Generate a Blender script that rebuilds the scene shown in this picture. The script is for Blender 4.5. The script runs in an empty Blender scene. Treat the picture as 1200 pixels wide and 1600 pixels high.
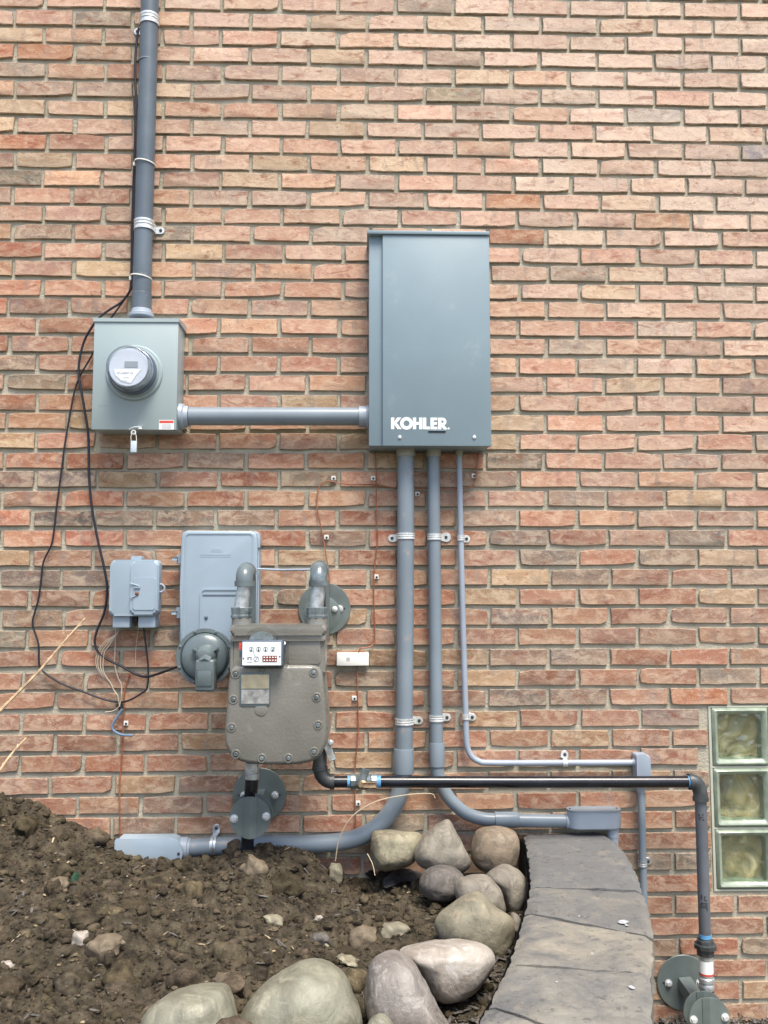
import bpy, bmesh, math, random
import numpy as np
from mathutils import Vector, Matrix, noise
R = math.radians
random.seed(7)
rng = np.random.default_rng(7)
scene = bpy.context.scene
COL = scene.collection

# ------------------------------------------------------------------ camera, sky, sun, exposure
F_PX, PITCH, YAW, ROLL = 1400.0, 0.09155, 0.025915, 0.00057
CAM = Vector((0.0, -2.99676, 1.37731))
def cam_matrix():
    rz = Matrix.Rotation(-YAW, 3, 'Z'); rx = Matrix.Rotation(PITCH, 3, 'X'); ry = Matrix.Rotation(ROLL, 3, 'Y')
    return rz @ rx @ ry
CM = cam_matrix()
right, fwd, up = CM.col[0], CM.col[1], CM.col[2]
cd = bpy.data.cameras.new('camera'); cam = bpy.data.objects.new('camera', cd); COL.objects.link(cam)
m = Matrix((right, up, -fwd)).transposed().to_4x4(); m.translation = CAM
cam.matrix_world = m
cd.sensor_fit = 'HORIZONTAL'; cd.sensor_width = 36; cd.lens = 42.0
cd.clip_start = 0.05; cd.clip_end = 1000
scene.camera = cam

SUN_ELEV, SUN_AZ = R(64), R(22)        # azimuth measured from straight in front of the wall, to the right
sun_dir = Vector((math.sin(SUN_AZ) * math.cos(SUN_ELEV), -math.cos(SUN_AZ) * math.cos(SUN_ELEV), math.sin(SUN_ELEV)))
w = bpy.data.worlds.new('World'); scene.world = w; w.use_nodes = True
wn = w.node_tree.nodes; wl = w.node_tree.links
bg = wn['Background']; sky = wn.new('ShaderNodeTexSky'); sky.sky_type = 'NISHITA'
sky.sun_disc = False; sky.sun_elevation = SUN_ELEV; sky.sun_rotation = math.atan2(sun_dir.x, sun_dir.y)
sky.air_density = 1.0; sky.dust_density = 3.0; sky.ozone_density = 1.0
wl.new(sky.outputs[0], bg.inputs[0]); bg.inputs[1].default_value = 0.125
sd = bpy.data.lights.new('sun', 'SUN'); sun = bpy.data.objects.new('sun', sd); COL.objects.link(sun)
sd.energy = 2.5; sd.angle = R(24); sd.color = (1.0, 0.92, 0.79)
sun.rotation_euler = (-sun_dir).to_track_quat('-Z', 'Y').to_euler()
sun.location = (0, -4, 6)
scene.view_settings.view_transform = 'Standard'; scene.view_settings.look = 'None'
scene.view_settings.exposure = 1.12; scene.view_settings.gamma = 1.0
scene.view_settings.use_curve_mapping = False

# ------------------------------------------------------------------ measuring helpers
def P(px, py, d=0.0):
    """point at distance d in front of the wall face, measured from the survey photograph"""
    v = CM @ Vector(((px - 600) / F_PX, 1, -(py - 800) / F_PX))
    t = (-d - CAM.y) / v.y
    return CAM + v * t
def OZ(px, py, z):
    v = CM @ Vector(((px - 600) / F_PX, 1, -(py - 800) / F_PX))
    return CAM + v * ((z - CAM.z) / v.z)
def M(px, at):
    """length in metres of px photo pixels at point at"""
    return px * (at - CAM).dot(fwd) / F_PX

# ------------------------------------------------------------------ mesh helpers
def link(name, me, mat=None, parent=None, smooth=30):
    if mat is not None:
        for mm in (mat if isinstance(mat, (list, tuple)) else [mat]): me.materials.append(mm)
    if smooth is not None:
        me.shade_smooth(); me.set_sharp_from_angle(angle=R(smooth))
    o = bpy.data.objects.new(name, me); COL.objects.link(o)
    if parent is not None: o.parent = parent
    return o
def world_origin(o):
    v = Vector((0, 0, 0))
    while o is not None: v += o.location; o = o.parent
    return v
def obj(name, bm, mat, parent=None, smooth=30, origin=None):
    """bm is authored in world space"""
    bmesh.ops.recalc_face_normals(bm, faces=bm.faces)
    me = bpy.data.meshes.new(name)
    off = world_origin(parent) if parent is not None else Vector((0, 0, 0))
    if origin is not None: off = origin
    bmesh.ops.translate(bm, verts=bm.verts, vec=-off)
    bm.to_mesh(me); bm.free()
    o = link(name, me, mat, parent, smooth)
    if origin is not None and parent is None: o.location = origin
    elif origin is not None: o.location = origin - world_origin(parent)
    return o
def thing(name, label, cat, loc, group=None):
    o = bpy.data.objects.new(name, None); COL.objects.link(o); o.location = loc
    o.empty_display_size = 0.05
    return tag(o, label, cat, group)
def tag(o, label, cat, group=None):
    o['label'] = label; o['category'] = cat
    if group: o['group'] = group
    return o
def kind(o, k): o['kind'] = k; return o
def BM(): return bmesh.new()

def box(bm, lo, hi, bev=0.0, seg=2):
    lo = Vector(lo); hi = Vector(hi)
    r = bmesh.ops.create_cube(bm, size=1.0)
    vs = r['verts']
    for v in vs:
        v.co = Vector((lo[i] + (v.co[i] + 0.5) * (hi[i] - lo[i]) for i in range(3)))
    if bev > 0:
        es = list({e for v in vs for e in v.link_edges})
        bmesh.ops.bevel(bm, geom=es, offset=bev, segments=seg, profile=0.5, affect='EDGES')
def box_o(bm, c, ax, ay, az, sx, sy, sz, bev=0.0):
    """oriented box: centre, unit axes, full sizes"""
    r = bmesh.ops.create_cube(bm, size=1.0); vs = r['verts']
    for v in vs:
        v.co = c + ax * (v.co.x * sx) + ay * (v.co.y * sy) + az * (v.co.z * sz)
    if bev > 0:
        es = list({e for v in vs for e in v.link_edges})
        bmesh.ops.bevel(bm, geom=es, offset=bev, segments=2, profile=0.5, affect='EDGES')
def catmull(pts, n=8):
    pts = [Vector(p) for p in pts]
    if len(pts) < 3: return pts
    out = []
    q = [pts[0] * 2 - pts[1]] + pts + [pts[-1] * 2 - pts[-2]]
    for i in range(1, len(q) - 2):
        p0, p1, p2, p3 = q[i - 1:i + 3]
        for k in range(n):
            t = k / n
            out.append(0.5 * ((2 * p1) + (p2 - p0) * t + (2 * p0 - 5 * p1 + 4 * p2 - p3) * t * t + (3 * p1 - p0 - 3 * p2 + p3) * t ** 3))
    out.append(pts[-1]); return out
def sweep(bm, pts, rad, seg=16, cap=True):
    pts = [Vector(p) for p in pts]; n = len(pts)
    rad = list(rad) if isinstance(rad, (list, tuple)) else [rad] * n
    T = [(pts[min(i + 1, n - 1)] - pts[max(i - 1, 0)]).normalized() for i in range(n)]
    a = Vector((0, 1, 0)) if abs(T[0].y) < 0.9 else Vector((1, 0, 0))
    N = (a - T[0] * a.dot(T[0])).normalized(); rings = []
    for i in range(n):
        N = (N - T[i] * N.dot(T[i])).normalized(); B = T[i].cross(N)
        rings.append([bm.verts.new(pts[i] + (N * math.cos(2 * math.pi * k / seg) + B * math.sin(2 * math.pi * k / seg)) * rad[i]) for k in range(seg)])
    for i in range(n - 1):
        for k in range(seg):
            bm.faces.new((rings[i][k], rings[i][(k + 1) % seg], rings[i + 1][(k + 1) % seg], rings[i + 1][k]))
    if cap:
        bm.faces.new(list(reversed(rings[0]))); bm.faces.new(rings[-1])
def lathe(bm, c, axis, prof, seg=32, cap=True):
    """prof: list of (distance along axis, radius)"""
    axis = Vector(axis).normalized(); c = Vector(c)
    a = Vector((0, 0, 1)) if abs(axis.z) < 0.9 else Vector((1, 0, 0))
    N = (a - axis * a.dot(axis)).normalized(); B = axis.cross(N); rings = []
    for (h, r) in prof:
        rings.append([bm.verts.new(c + axis * h + (N * math.cos(2 * math.pi * k / seg) + B * math.sin(2 * math.pi * k / seg)) * max(r, 1e-5)) for k in range(seg)])
    for i in range(len(rings) - 1):
        for k in range(seg):
            bm.faces.new((rings[i][k], rings[i][(k + 1) % seg], rings[i + 1][(k + 1) % seg], rings[i + 1][k]))
    if cap:
        bm.faces.new(list(reversed(rings[0]))); bm.faces.new(rings[-1])
def prism(bm, outline, yb, yf, bev=0.0, seg=3):
    """outline [(x,z)], back y, front y (front is the smaller y); front rim bevelled"""
    vb = [bm.verts.new((x, yb, z)) for x, z in outline]; vf = [bm.verts.new((x, yf, z)) for x, z in outline]
    n = len(outline)
    for i in range(n):
        bm.faces.new((vb[i], vb[(i + 1) % n], vf[(i + 1) % n], vf[i]))
    bm.faces.new(vb); ff = bm.faces.new(vf)
    if bev > 0:
        bmesh.ops.bevel(bm, geom=list(ff.edges), offset=bev, segments=seg, profile=0.5, affect='EDGES')
def pillow(bm, outline, yb, yf, r, seg=6):
    """outline extruded from yb to yf with a rounded front rim of radius r, offset along its own normals"""
    pts = [Vector(p) for p in outline]; n = len(pts)
    area = sum(pts[i].x * pts[(i + 1) % n].y - pts[(i + 1) % n].x * pts[i].y for i in range(n)); sg = 1 if area > 0 else -1
    nor = []
    for i in range(n):
        t = (pts[(i + 1) % n] - pts[i]).normalized() + (pts[i] - pts[i - 1]).normalized(); t.normalize(); nor.append(Vector((-t.y, t.x)) * sg)
    rings = [[bm.verts.new((p.x, yb, p.y)) for p in pts]]
    for k in range(seg + 1):
        a = math.pi / 2 * k / seg; ins = r * (1 - math.cos(a)); y = yf + r * (1 - math.sin(a))
        rings.append([bm.verts.new((p.x + q.x * ins, y, p.y + q.y * ins)) for p, q in zip(pts, nor)])
    for A, B in zip(rings[:-1], rings[1:]):
        for i in range(n): bm.faces.new((A[i], A[(i + 1) % n], B[(i + 1) % n], B[i]))
    bm.faces.new(rings[0][::-1]); bm.faces.new(rings[-1])
def rrect(x0, x1, z0, z1, r, n=6):
    o = []
    rs = r if isinstance(r, (list, tuple)) else [r] * 4     # TR, TL, BL, BR
    for (cx, cz, a0, rr) in ((x1 - rs[0], z1 - rs[0], 0, rs[0]), (x0 + rs[1], z1 - rs[1], 90, rs[1]), (x0 + rs[2], z0 + rs[2], 180, rs[2]), (x1 - rs[3], z0 + rs[3], 270, rs[3])):
        for k in range(n + 1):
            a = R(a0 + 90 * k / n); o.append((cx + rr * math.cos(a), cz + rr * math.sin(a)))
    return o
def rr_px(x0, x1, y0, y1, d, rpx=0, n=6):
    a = P(x0, y1, d); b = P(x1, y0, d); s = M(1, a)
    rp = [v * s for v in rpx] if isinstance(rpx, (list, tuple)) else rpx * s
    if rpx == 0: return [(b.x, b.z), (a.x, b.z), (a.x, a.z), (b.x, a.z)]
    return rrect(a.x, b.x, a.z, b.z, rp, n)
def outl(pts, d): return [(P(x, y, d).x, P(x, y, d).z) for x, y in pts]
def closed_catmull(pts, n=5):
    out = []; k = len(pts)
    for i in range(k):
        p0, p1, p2, p3 = [Vector(pts[(i + j - 1) % k]) for j in range(4)]
        for s in range(n):
            t = s / n
            v = 0.5 * ((2 * p1) + (p2 - p0) * t + (2 * p0 - 5 * p1 + 4 * p2 - p3) * t * t + (3 * p1 - p0 - 3 * p2 + p3) * t ** 3)
            out.append((v.x, v.y))
    return out
YN = Vector((0, -1, 0)); XP = Vector((1, 0, 0)); ZP = Vector((0, 0, 1))

# ------------------------------------------------------------------ materials
def mat(name, base, rough=0.5, metal=0.0, var=0.0, scale=8.0, bump=0.0, bscale=60.0, coat=0.0, col2=None, spec=None, dirt=None):
    m = bpy.data.materials.new(name); m.use_nodes = True
    nt = m.node_tree; N = nt.nodes; L = nt.links; b = N['Principled BSDF']
    b.inputs['Roughness'].default_value = rough; b.inputs['Metallic'].default_value = metal
    b.inputs['Base Color'].default_value = (*base, 1)
    if coat: b.inputs['Coat Weight'].default_value = coat; b.inputs['Coat Roughness'].default_value = 0.08
    if spec is not None: b.inputs['Specular IOR Level'].default_value = spec
    tc = N.new('ShaderNodeNewGeometry')
    if var > 0 or col2:
        nz = N.new('ShaderNodeTexNoise'); nz.inputs['Scale'].default_value = scale; nz.inputs['Detail'].default_value = 6
        L.new(tc.outputs['Position'], nz.inputs['Vector'])
        rp = N.new('ShaderNodeValToRGB')
        c2 = col2 if col2 else tuple(c * (1 - var) for c in base)
        c1 = base if col2 else tuple(min(1, c * (1 + var)) for c in base)
        rp.color_ramp.elements[0].position = 0.35; rp.color_ramp.elements[0].color = (*c2, 1)
        rp.color_ramp.elements[1].position = 0.65; rp.color_ramp.elements[1].color = (*c1, 1)
        L.new(nz.outputs[0], rp.inputs[0]); out = rp.outputs[0]
        if dirt:
            nz2 = N.new('ShaderNodeTexNoise'); nz2.inputs['Scale'].default_value = dirt[1]; nz2.inputs['Detail'].default_value = 8
            nz2.inputs['Roughness'].default_value = 0.7
            L.new(tc.outputs['Position'], nz2.inputs['Vector'])
            r2 = N.new('ShaderNodeValToRGB'); r2.color_ramp.elements[0].position = dirt[2]; r2.color_ramp.elements[1].position = dirt[2] + 0.12
            L.new(nz2.outputs[0], r2.inputs[0])
            mx = N.new('ShaderNodeMix'); mx.data_type = 'RGBA'; mx.inputs[7].default_value = (*dirt[0], 1)
            L.new(r2.outputs[0], mx.inputs[0]); L.new(out, mx.inputs[6]); out = mx.outputs[2]
        L.new(out, b.inputs['Base Color'])
        mr = N.new('ShaderNodeMapRange'); mr.inputs[3].default_value = max(0.03, rough - 0.08); mr.inputs[4].default_value = min(1, rough + 0.1)
        L.new(nz.outputs[0], mr.inputs[0]); L.new(mr.outputs[0], b.inputs['Roughness'])
    if bump > 0:
        nb = N.new('ShaderNodeTexNoise'); nb.inputs['Scale'].default_value = bscale; nb.inputs['Detail'].default_value = 5
        L.new(tc.outputs['Position'], nb.inputs['Vector'])
        bp = N.new('ShaderNodeBump'); bp.inputs['Strength'].default_value = bump; bp.inputs['Distance'].default_value = 0.004
        L.new(nb.outputs[0], bp.inputs['Height']); L.new(bp.outputs[0], b.inputs['Normal'])
    return m
MT = {}
MT['pvc'] = mat('grey_pvc', (0.185, 0.228, 0.268), 0.34, var=0.10, scale=5, dirt=((0.30, 0.29, 0.27), 14, 0.68))
MT['pvc_dark'] = mat('weathered_grey_pvc', (0.105, 0.135, 0.165), 0.34, var=0.16, scale=7, dirt=((0.22, 0.24, 0.26), 22, 0.62))
MT['pvc_pale'] = mat('pale_fitting', (0.29, 0.34, 0.41), 0.35, var=0.08, scale=9)
MT['pvc_olive'] = mat('olive_grey_fitting', (0.27, 0.275, 0.245), 0.4, var=0.06, scale=9)
MT['enamel'] = mat('grey_enamel_steel', (0.20, 0.275, 0.32), 0.42, var=0.06, scale=3.5, dirt=((0.25, 0.31, 0.34), 7, 0.60), bump=0.06, bscale=260)
MT['enamel_pale'] = mat('pale_grey_enamel_steel', (0.30, 0.37, 0.385), 0.36, var=0.04, scale=3, bump=0.06, bscale=260)
MT['plastic_blue'] = mat('blue_grey_plastic', (0.28, 0.355, 0.425), 0.40, var=0.06, scale=6, dirt=((0.33, 0.36, 0.38), 9, 0.62))
MT['cast'] = mat('grey_green_painted_casting', (0.168, 0.166, 0.148), 0.27, var=0.18, scale=5, coat=0.3, bump=0.22, bscale=120, dirt=((0.27, 0.26, 0.23), 12, 0.6))
MT['cast_dark'] = mat('dark_grey_painted_casting', (0.115, 0.148, 0.160), 0.24, var=0.12, scale=12, bump=0.1, bscale=120)
MT['bracket'] = mat('dark_green_grey_bracket', (0.125, 0.155, 0.152), 0.32, var=0.15, scale=12, bump=0.05)
MT['galv'] = mat('galvanised_steel', (0.50, 0.54, 0.57), 0.30, 0.6, var=0.3, scale=55)
MT['chrome'] = mat('bright_zinc', (0.66, 0.69, 0.70), 0.26, 0.35, var=0.1, scale=80)
MT['fit'] = mat('grey_malleable_iron', (0.15, 0.185, 0.20), 0.26, 0.3, var=0.42, scale=24, bump=0.2, bscale=140)
MT['fit_dark'] = mat('dark_malleable_iron', (0.055, 0.062, 0.066), 0.42, 0.2, var=0.3, scale=30, bump=0.2, bscale=140)
MT['black_pipe'] = mat('black_steel_pipe', (0.010, 0.012, 0.018), 0.2, 0.1, var=0.35, scale=18)
MT['worn_pipe'] = mat('worn_grey_black_pipe', (0.115, 0.128, 0.148), 0.38, 0.1, var=0.18, scale=14, dirt=((0.04, 0.045, 0.055), 46, 0.66))
MT['black'] = mat('black_cable', (0.012, 0.012, 0.02), 0.4)
MT['darkhole'] = mat('dark_screw', (0.03, 0.03, 0.035), 0.5)
MT['copper'] = mat('brown_wire', (0.27, 0.095, 0.045), 0.5, var=0.2, scale=20)
MT['tanwire'] = mat('tan_wire', (0.42, 0.36, 0.28), 0.5, var=0.2, scale=30)
MT['bluewire'] = mat('blue_grey_wire', (0.13, 0.20, 0.30), 0.45)
MT['tape'] = mat('blue_thread_tape', (0.10, 0.30, 0.55), 0.5, var=0.25, scale=60)
MT['white'] = mat('white_plastic', (0.72, 0.73, 0.70), 0.4)
MT['letter'] = mat('white_print', (0.82, 0.84, 0.84), 0.5)
MT['red'] = mat('red_print', (0.55, 0.07, 0.05), 0.5)
MT['greyprint'] = mat('grey_print', (0.32, 0.33, 0.36), 0.5)
MT['inkdark'] = mat('dark_ink', (0.04, 0.045, 0.05), 0.5)
MT['lcd'] = mat('grey_lcd', (0.27, 0.31, 0.33), 0.3)
MT['index'] = mat('index_face', (0.70, 0.76, 0.78), 0.35)
MT['counter'] = mat('red_brown_counter', (0.20, 0.05, 0.04), 0.4, var=0.3, scale=200)
MT['gold'] = mat('pale_gold_plate', (0.62, 0.56, 0.42), 0.3, 0.7, var=0.12, scale=50)
MT['silverplate'] = mat('scratched_silver_plate', (0.55, 0.56, 0.57), 0.3, 0.8, var=0.3, scale=70)
MT['brass'] = mat('tan_brass_casting', (0.34, 0.24, 0.15), 0.45, 0.5, var=0.3, scale=60, bump=0.3, bscale=200)
MT['twig'] = mat('straw_coloured_twig', (0.50, 0.36, 0.22), 0.7, var=0.3, scale=60, bump=0.3, bscale=200)
MT['grass'] = mat('dry_grass', (0.48, 0.40, 0.28), 0.7)
MT['drum'] = mat('pale_meter_face', (0.58, 0.64, 0.72), 0.4, var=0.04, scale=20)
MT['drumside'] = mat('silver_meter_side', (0.42, 0.48, 0.56), 0.3, 0.2, var=0.3, scale=30)
MT['ringdark'] = mat('dark_blue_grey_gasket', (0.09, 0.12, 0.17), 0.3)

def mat_clear(name, fac=0.82, bump=0.0, tint=(1, 1, 1), rough=0.03):
    m = bpy.data.materials.new(name); m.use_nodes = True
    nt = m.node_tree; N = nt.nodes; L = nt.links; N.remove(N['Principled BSDF']); out = N['Material Output']
    tr = N.new('ShaderNodeBsdfTransparent'); tr.inputs[0].default_value = (*tint, 1)
    gl = N.new('ShaderNodeBsdfGlossy'); gl.inputs['Roughness'].default_value = rough
    lw = N.new('ShaderNodeLayerWeight'); lw.inputs[0].default_value = 0.25
    mr = N.new('ShaderNodeMapRange'); mr.inputs[3].default_value = 1 - fac; mr.inputs[4].default_value = 0.75
    L.new(lw.outputs['Facing'], mr.inputs[0])
    mx = N.new('ShaderNodeMixShader'); L.new(mr.outputs[0], mx.inputs[0]); L.new(tr.outputs[0], mx.inputs[1]); L.new(gl.outputs[0], mx.inputs[2])
    L.new(mx.outputs[0], out.inputs[0])
    return m
MT['clear'] = mat_clear('clear_meter_cover', 0.93)
MT['blockglass'] = mat_clear('wavy_block_glass', 0.90, tint=(0.93, 1.0, 0.95), rough=0.05)

def mat_brick(name, use_attr):
    m = bpy.data.materials.new(name); m.use_nodes = True
    nt = m.node_tree; N = nt.nodes; L = nt.links; b = N['Principled BSDF']; b.inputs['Roughness'].default_value = 0.88
    b.inputs['Specular IOR Level'].default_value = 0.25
    if use_attr:
        a = N.new('ShaderNodeAttribute'); a.attribute_name = 'Col'; col = a.outputs['Color']; alp = a.outputs['Alpha']
    else:
        a = N.new('ShaderNodeObjectInfo'); col = a.outputs['Color']; alp = a.outputs['Alpha']
    g = N.new('ShaderNodeNewGeometry'); pos = g.outputs['Position']
    def noise_(scale, detail=5, stretch=None, rough=0.6, dist=0.0):
        t = N.new('ShaderNodeTexNoise'); t.inputs['Scale'].default_value = scale; t.inputs['Detail'].default_value = detail
        t.inputs['Roughness'].default_value = rough; t.inputs['Distortion'].default_value = dist
        mp = N.new('ShaderNodeMapping'); mp.inputs['Scale'].default_value = stretch or (1, 1, 1)
        ad = N.new('ShaderNodeVectorMath'); ad.operation = 'ADD'; sc = N.new('ShaderNodeVectorMath'); sc.operation = 'SCALE'
        cmb = N.new('ShaderNodeCombineXYZ'); L.new(alp, cmb.inputs[1]); L.new(alp, cmb.inputs[0])
        L.new(cmb.outputs[0], sc.inputs[0]); sc.inputs['Scale'].default_value = 37.0
        L.new(pos, ad.inputs[0]); L.new(sc.outputs[0], ad.inputs[1]); L.new(ad.outputs[0], mp.inputs[0])
        L.new(mp.outputs[0], t.inputs['Vector']); return t.outputs[0]
    def ramp(v, a0, a1, c0=0, c1=1):
        r = N.new('ShaderNodeMapRange'); r.interpolation_type = 'SMOOTHSTEP'
        r.inputs[1].default_value = a0; r.inputs[2].default_value = a1; r.inputs[3].default_value = c0; r.inputs[4].default_value = c1
        L.new(v, r.inputs[0]); return r.outputs[0]
    def mix(f, A, B, mode='MIX'):
        x = N.new('ShaderNodeMix'); x.data_type = 'RGBA'; x.blend_type = mode
        if isinstance(f, float): x.inputs[0].default_value = f
        else: L.new(f, x.inputs[0])
        for i, c in ((6, A), (7, B)):
            if isinstance(c, tuple): x.inputs[i].default_value = (*c, 1)
            else: L.new(c, x.inputs[i])
        return x.outputs[2]
    def mul(u, v):
        x = N.new('ShaderNodeMath'); x.operation = 'MULTIPLY'
        for i, c in ((0, u), (1, v)):
            if isinstance(c, float): x.inputs[i].default_value = c
            else: L.new(c, x.inputs[i])
        return x.outputs[0]
    uv = N.new('ShaderNodeUVMap'); sep = N.new('ShaderNodeSeparateXYZ'); L.new(uv.outputs[0], sep.inputs[0])
    big = noise_(11, 3, (0.9, 1, 1.5)); mid = noise_(26, 7, (0.8, 1, 1.3), 0.7, 0.5); fine = noise_(190, 5, (1, 1, 1.1), 0.75)
    spk = noise_(70, 7, (0.9, 1, 1.3), 0.78, 0.3); st = noise_(19, 6, (0.8, 1, 1.9), 0.65, 0.8); gry = noise_(15, 5, (1.8, 1, .5), 0.6, 0.3)
    pch = noise_(38, 3, (1.0, 1, 1.0), 0.5, 1.2)
    buff = mix(0.42, col, (0.46, 0.28, 0.165)); crm = mix(0.48, col, (0.72, 0.57, 0.42))
    c = mix(ramp(big, 0.38, 0.62, 0, 0.85), col, buff)           # buff patches
    c = mix(ramp(mid, 0.44, 0.63, 0, 1.0), c, crm)             # cream sand
    c = mix(ramp(st, 0.52, 0.70, 0, 0.85), c, (0.22, 0.07, 0.042))              # burnt red smears
    c = mix(ramp(gry, 0.56, 0.68, 0, 0.6), c, (0.25, 0.205, 0.18))             # smoky bands
    c = mix(ramp(pch, 0.66, 0.70, 0, 0.55), c, (0.30, 0.13, 0.085))             # round fire marks
    low = mul(ramp(sep.outputs[1], 0.50, 0.10, 0, 1), ramp(noise_(14, 4, (1, 1, 1)), 0.40, 0.56, 0, 0.65))
    c = mix(low, c, crm)                                        # sanded lower crease
    c = mix(ramp(spk, 0.58, 0.66, 0, 0.75), c, (0.19, 0.085, 0.06))             # flecks
    c = mix(ramp(fine, 0.48, 0.70, 0, 0.35), c, mix(0.5, crm, (0.66, 0.58, 0.49)))
    # keep most of the brick's own tone
    c = mix(0.15, c, col)
    # mortar smear at the arrises
    def pp_(v, k):
        x = N.new('ShaderNodeMath'); x.operation = 'PINGPONG'; x.inputs[1].default_value = 0.5; L.new(v, x.inputs[0]); return mul(x.outputs[0], k)
    mn = N.new('ShaderNodeMath'); mn.operation = 'MINIMUM'; L.new(pp_(sep.outputs[0], 3.7), mn.inputs[0]); L.new(pp_(sep.outputs[1], 1.0), mn.inputs[1])
    e1 = N.new('ShaderNodeMath'); e1.operation = 'MULTIPLY_ADD'; L.new(spk, e1.inputs[0]); e1.inputs[1].default_value = -0.62; L.new(mn.outputs[0], e1.inputs[2])
    e0 = N.new('ShaderNodeMath'); e0.operation = 'MULTIPLY_ADD'; L.new(mid, e0.inputs[0]); e0.inputs[1].default_value = -0.62; L.new(mn.outputs[0], e0.inputs[2])
    c = mix(ramp(e0.outputs[0], -0.27, -0.33, 0, 0.75), c, (0.12, 0.075, 0.055))
    c = mix(ramp(e1.outputs[0], -0.25, -0.32, 0, 0.85), c, (0.33, 0.29, 0.225))
    L.new(c, b.inputs['Base Color'])
    ad = N.new('ShaderNodeMath'); ad.operation = 'ADD'; L.new(mul(mid, 1.3), ad.inputs[0]); L.new(mul(fine, 0.5), ad.inputs[1])
    ad2 = N.new('ShaderNodeMath'); ad2.operation = 'ADD'; L.new(ad.outputs[0], ad2.inputs[0]); L.new(mul(spk, 0.6), ad2.inputs[1])
    bp = N.new('ShaderNodeBump'); bp.inputs['Strength'].default_value = 0.55; bp.inputs['Distance'].default_value = 0.004
    L.new(ad2.outputs[0], bp.inputs['Height']); L.new(bp.outputs[0], b.inputs['Normal'])
    return m
MT['brick'] = mat_brick('handmade_brick', False)
MT['brickf'] = mat_brick('handmade_brick_field', True)
MT['mortar'] = mat('grey_beige_mortar', (0.42, 0.395, 0.32), 0.95, var=0.0, scale=14, col2=(0.32, 0.30, 0.24), bump=0.9, bscale=120, dirt=((0.40, 0.38, 0.32), 50, 0.62), spec=0.2)

def mat_rock(name, a, b_, c_, scale=9, rough=0.75, vein=0.0):
    m = bpy.data.materials.new(name); m.use_nodes = True
    nt = m.node_tree; N = nt.nodes; L = nt.links; p = N['Principled BSDF']; p.inputs['Roughness'].default_value = rough
    g = N.new('ShaderNodeTexCoord')
    def nz(s, d=6, dist=0.0, r=0.6):
        t = N.new('ShaderNodeTexNoise'); t.inputs['Scale'].default_value = s; t.inputs['Detail'].default_value = d
        t.inputs['Distortion'].default_value = dist; t.inputs['Roughness'].default_value = r; L.new(g.outputs['Object'], t.inputs['Vector']); return t.outputs[0]
    r1 = N.new('ShaderNodeValToRGB'); e = r1.color_ramp.elements
    e[0].position = 0.36; e[0].color = (*b_, 1); e[1].position = 0.6; e[1].color = (*a, 1)
    L.new(nz(scale, 5, 0.8), r1.inputs[0])
    x = N.new('ShaderNodeMix'); x.data_type = 'RGBA'; x.inputs[7].default_value = (*c_, 1)
    r2 = N.new('ShaderNodeMapRange'); r2.inputs[1].default_value = 0.52; r2.inputs[2].default_value = 0.66; r2.inputs[4].default_value = 0.8
    L.new(nz(scale * 2.3, 8, 1.0, 0.7), r2.inputs[0]); L.new(r2.outputs[0], x.inputs[0]); L.new(r1.outputs[0], x.inputs[6])
    y = N.new('ShaderNodeMix'); y.data_type = 'RGBA'; y.inputs[7].default_value = (b_[0] * .35, b_[1] * .35, b_[2] * .35, 1)
    r3 = N.new('ShaderNodeMapRange'); r3.inputs[1].default_value = 0.62; r3.inputs[2].default_value = 0.72; r3.inputs[4].default_value = 0.6
    L.new(nz(150, 7, 0.2, 0.75), r3.inputs[0]); L.new(r3.outputs[0], y.inputs[0]); L.new(x.outputs[2], y.inputs[6])
    L.new(y.outputs[2], p.inputs['Base Color'])
    bp = N.new('ShaderNodeBump'); bp.inputs['Strength'].default_value = 0.6; bp.inputs['Distance'].default_value = 0.004
    L.new(nz(60, 8, 0, 0.7), bp.inputs['Height'])
    bp2 = N.new('ShaderNodeBump'); bp2.inputs['Strength'].default_value = 0.22; bp2.inputs['Distance'].default_value = 0.02
    L.new(nz(14, 4, 1.5, 0.6), bp2.inputs['Height']); L.new(bp.outputs[0], bp2.inputs['Normal']); L.new(bp2.outputs[0], p.inputs['Normal'])
    return m

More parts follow.
